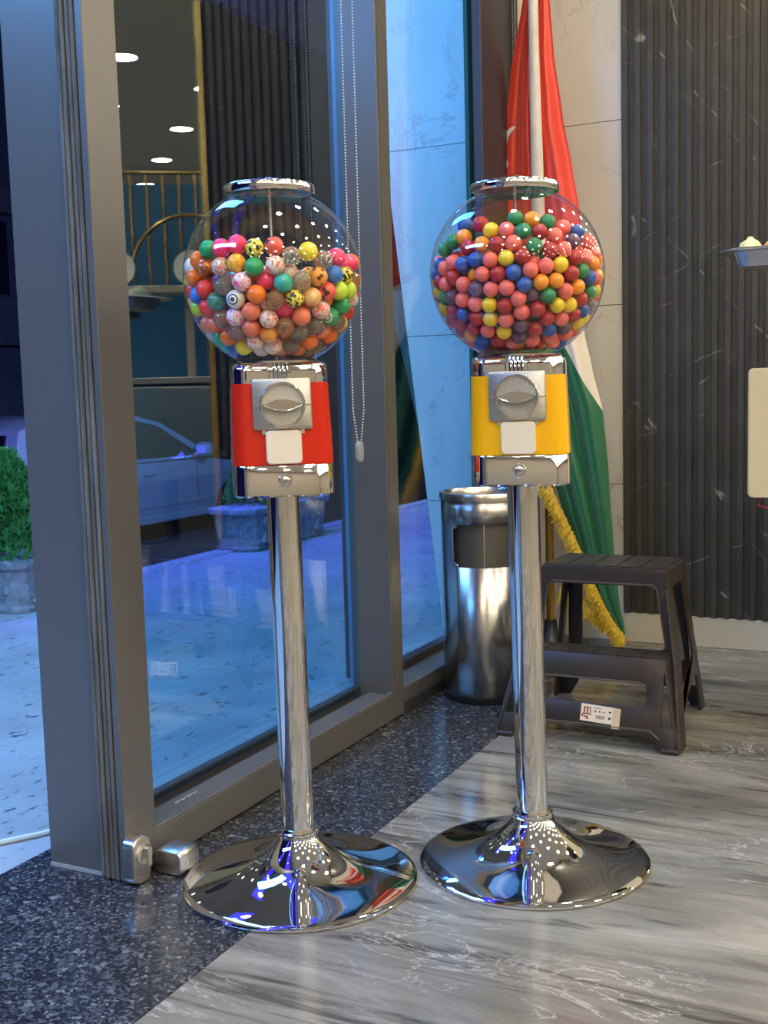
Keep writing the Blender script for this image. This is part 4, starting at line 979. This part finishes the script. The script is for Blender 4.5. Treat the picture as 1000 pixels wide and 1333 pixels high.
sm = [m_noise('golden_pastry', (.66,.36,.06), (.85,.62,.22), 60, .6, .5), m_noise('pale_egg_snack', (.80,.68,.30), (.86,.78,.48), 50, .5, .3), m_noise('orange_snack', (.72,.30,.08), (.82,.50,.2), 60, .6, .4)]
rs = random.Random(3)
SN = ((.872,1,'pale yellow snack at the left end of the metal tray'), (.930,2,'orange-brown snack beside the leftmost pale one on the tray'), (.988,0,'golden snack third from the left end of the metal tray'), (1.046,0,'golden snack in the middle of the metal tray'), (1.104,2,'orange-brown snack right of the middle of the tray'), (1.162,1,'pale yellow snack second from the right end of the tray'), (1.22,0,'golden snack at the right end of the metal tray'))
for i, (x, mi, lab) in enumerate(SN):
    m = MB(); m.sphere((0, 0, -.003), .028, 14, 9, (1.0, 1.8, 1.05))
    for q in range(16):
        a_ = rs.uniform(0, 2*PI); d_ = rs.uniform(0, 1)**.6
        m.sphere((.019*d_*math.cos(a_), .036*d_*math.sin(a_), .004+.019*(1-d_)+rs.uniform(-.003, .005)), rs.uniform(.006, .0105), 9, 6)
    o = m.build('snack', sm[mi], None, smooth=True); o.location = (x-.004, -.80, 1.171+.049+[0,-.004,.008,.004,0,-.003,.004][i])
    tag(o, lab, 'snack', 'snacks on the metal tray')

# ------------------------------------------------------------------ back bar beyond the partition (seen only mirrored in the door glass)
th_ = math.atan2(-.60, .797); bc = Vector((2.75, 1.95, 0))
bb = empty('back_bar', bc, th_, 'dark counter with gold rods, an arch and blue panel, mirrored in the glass', 'counter')
MB().box(-.9, .9, -.25, .30, 0, .95, .01).build('cabinet', MAT['darkwall'], bb)
MB().box(-.93, .93, -.28, .33, .95, .99, .006).build('worktop', P('grey_stone_top', (.3,.3,.29), .2), bb)
MB().box(-.85, .85, -.05, .2, 1.50, 1.545, .004).build('plate_shelf', P('beige_shelf', (.45,.40,.33), .4), bb)
for x in (-.8, -.1, .6): MB().box(x, x+.05, .1, .16, .99, 1.5).build('shelf_post', P('beige_post', (.45,.40,.33), .4), bb)
MB().box(-.8, .9, .30, .33, 1.0, 2.2).build('blue_panel', MAT['bluepanel'], bb)  # panel given a faint blue glow of its own
for i in range(18): MB().lathe([(.011, 1.545), (.011, 2.25)], (-.85+i*.1, .24, 0), 10).build('gold_rod', MAT['gold'], bb, smooth=True)
MB().tube([(-.9+i*.1, .24, 2.26) for i in range(19)], .014, 8).build('top_rail', MAT['gold'], bb)
MB().tube([(-.1+.36*math.cos(PI*i/24), .08, 1.62+.36*math.sin(PI*i/24)) for i in range(25)], .014, 8).build('gold_arch', MAT['gold'], bb, smooth=True)
for i, x in enumerate((-.5, -.1, .35)):
    w_ = bb.matrix_world if False else Matrix.Translation(bc) @ Matrix.Rotation(th_, 4, 'Z')
    o = MB().lathe([(.005, 0), (.07, .004), (.11, .016), (.108, .020), (.07, .008), (.004, .006)], seg=32).build('display_plate', MAT['white'], None, smooth=True)
    o.matrix_world = w_ @ Matrix.Translation((x, .06, 1.655)) @ Matrix.Rotation(PI/2-.15, 4, 'X')
    tag(o, ('white plate on the back bar shelf, left one', 'white plate on the back bar shelf under the gold arch', 'white plate on the back bar shelf, right one')[i], 'plate', 'plates on the back bar shelf')
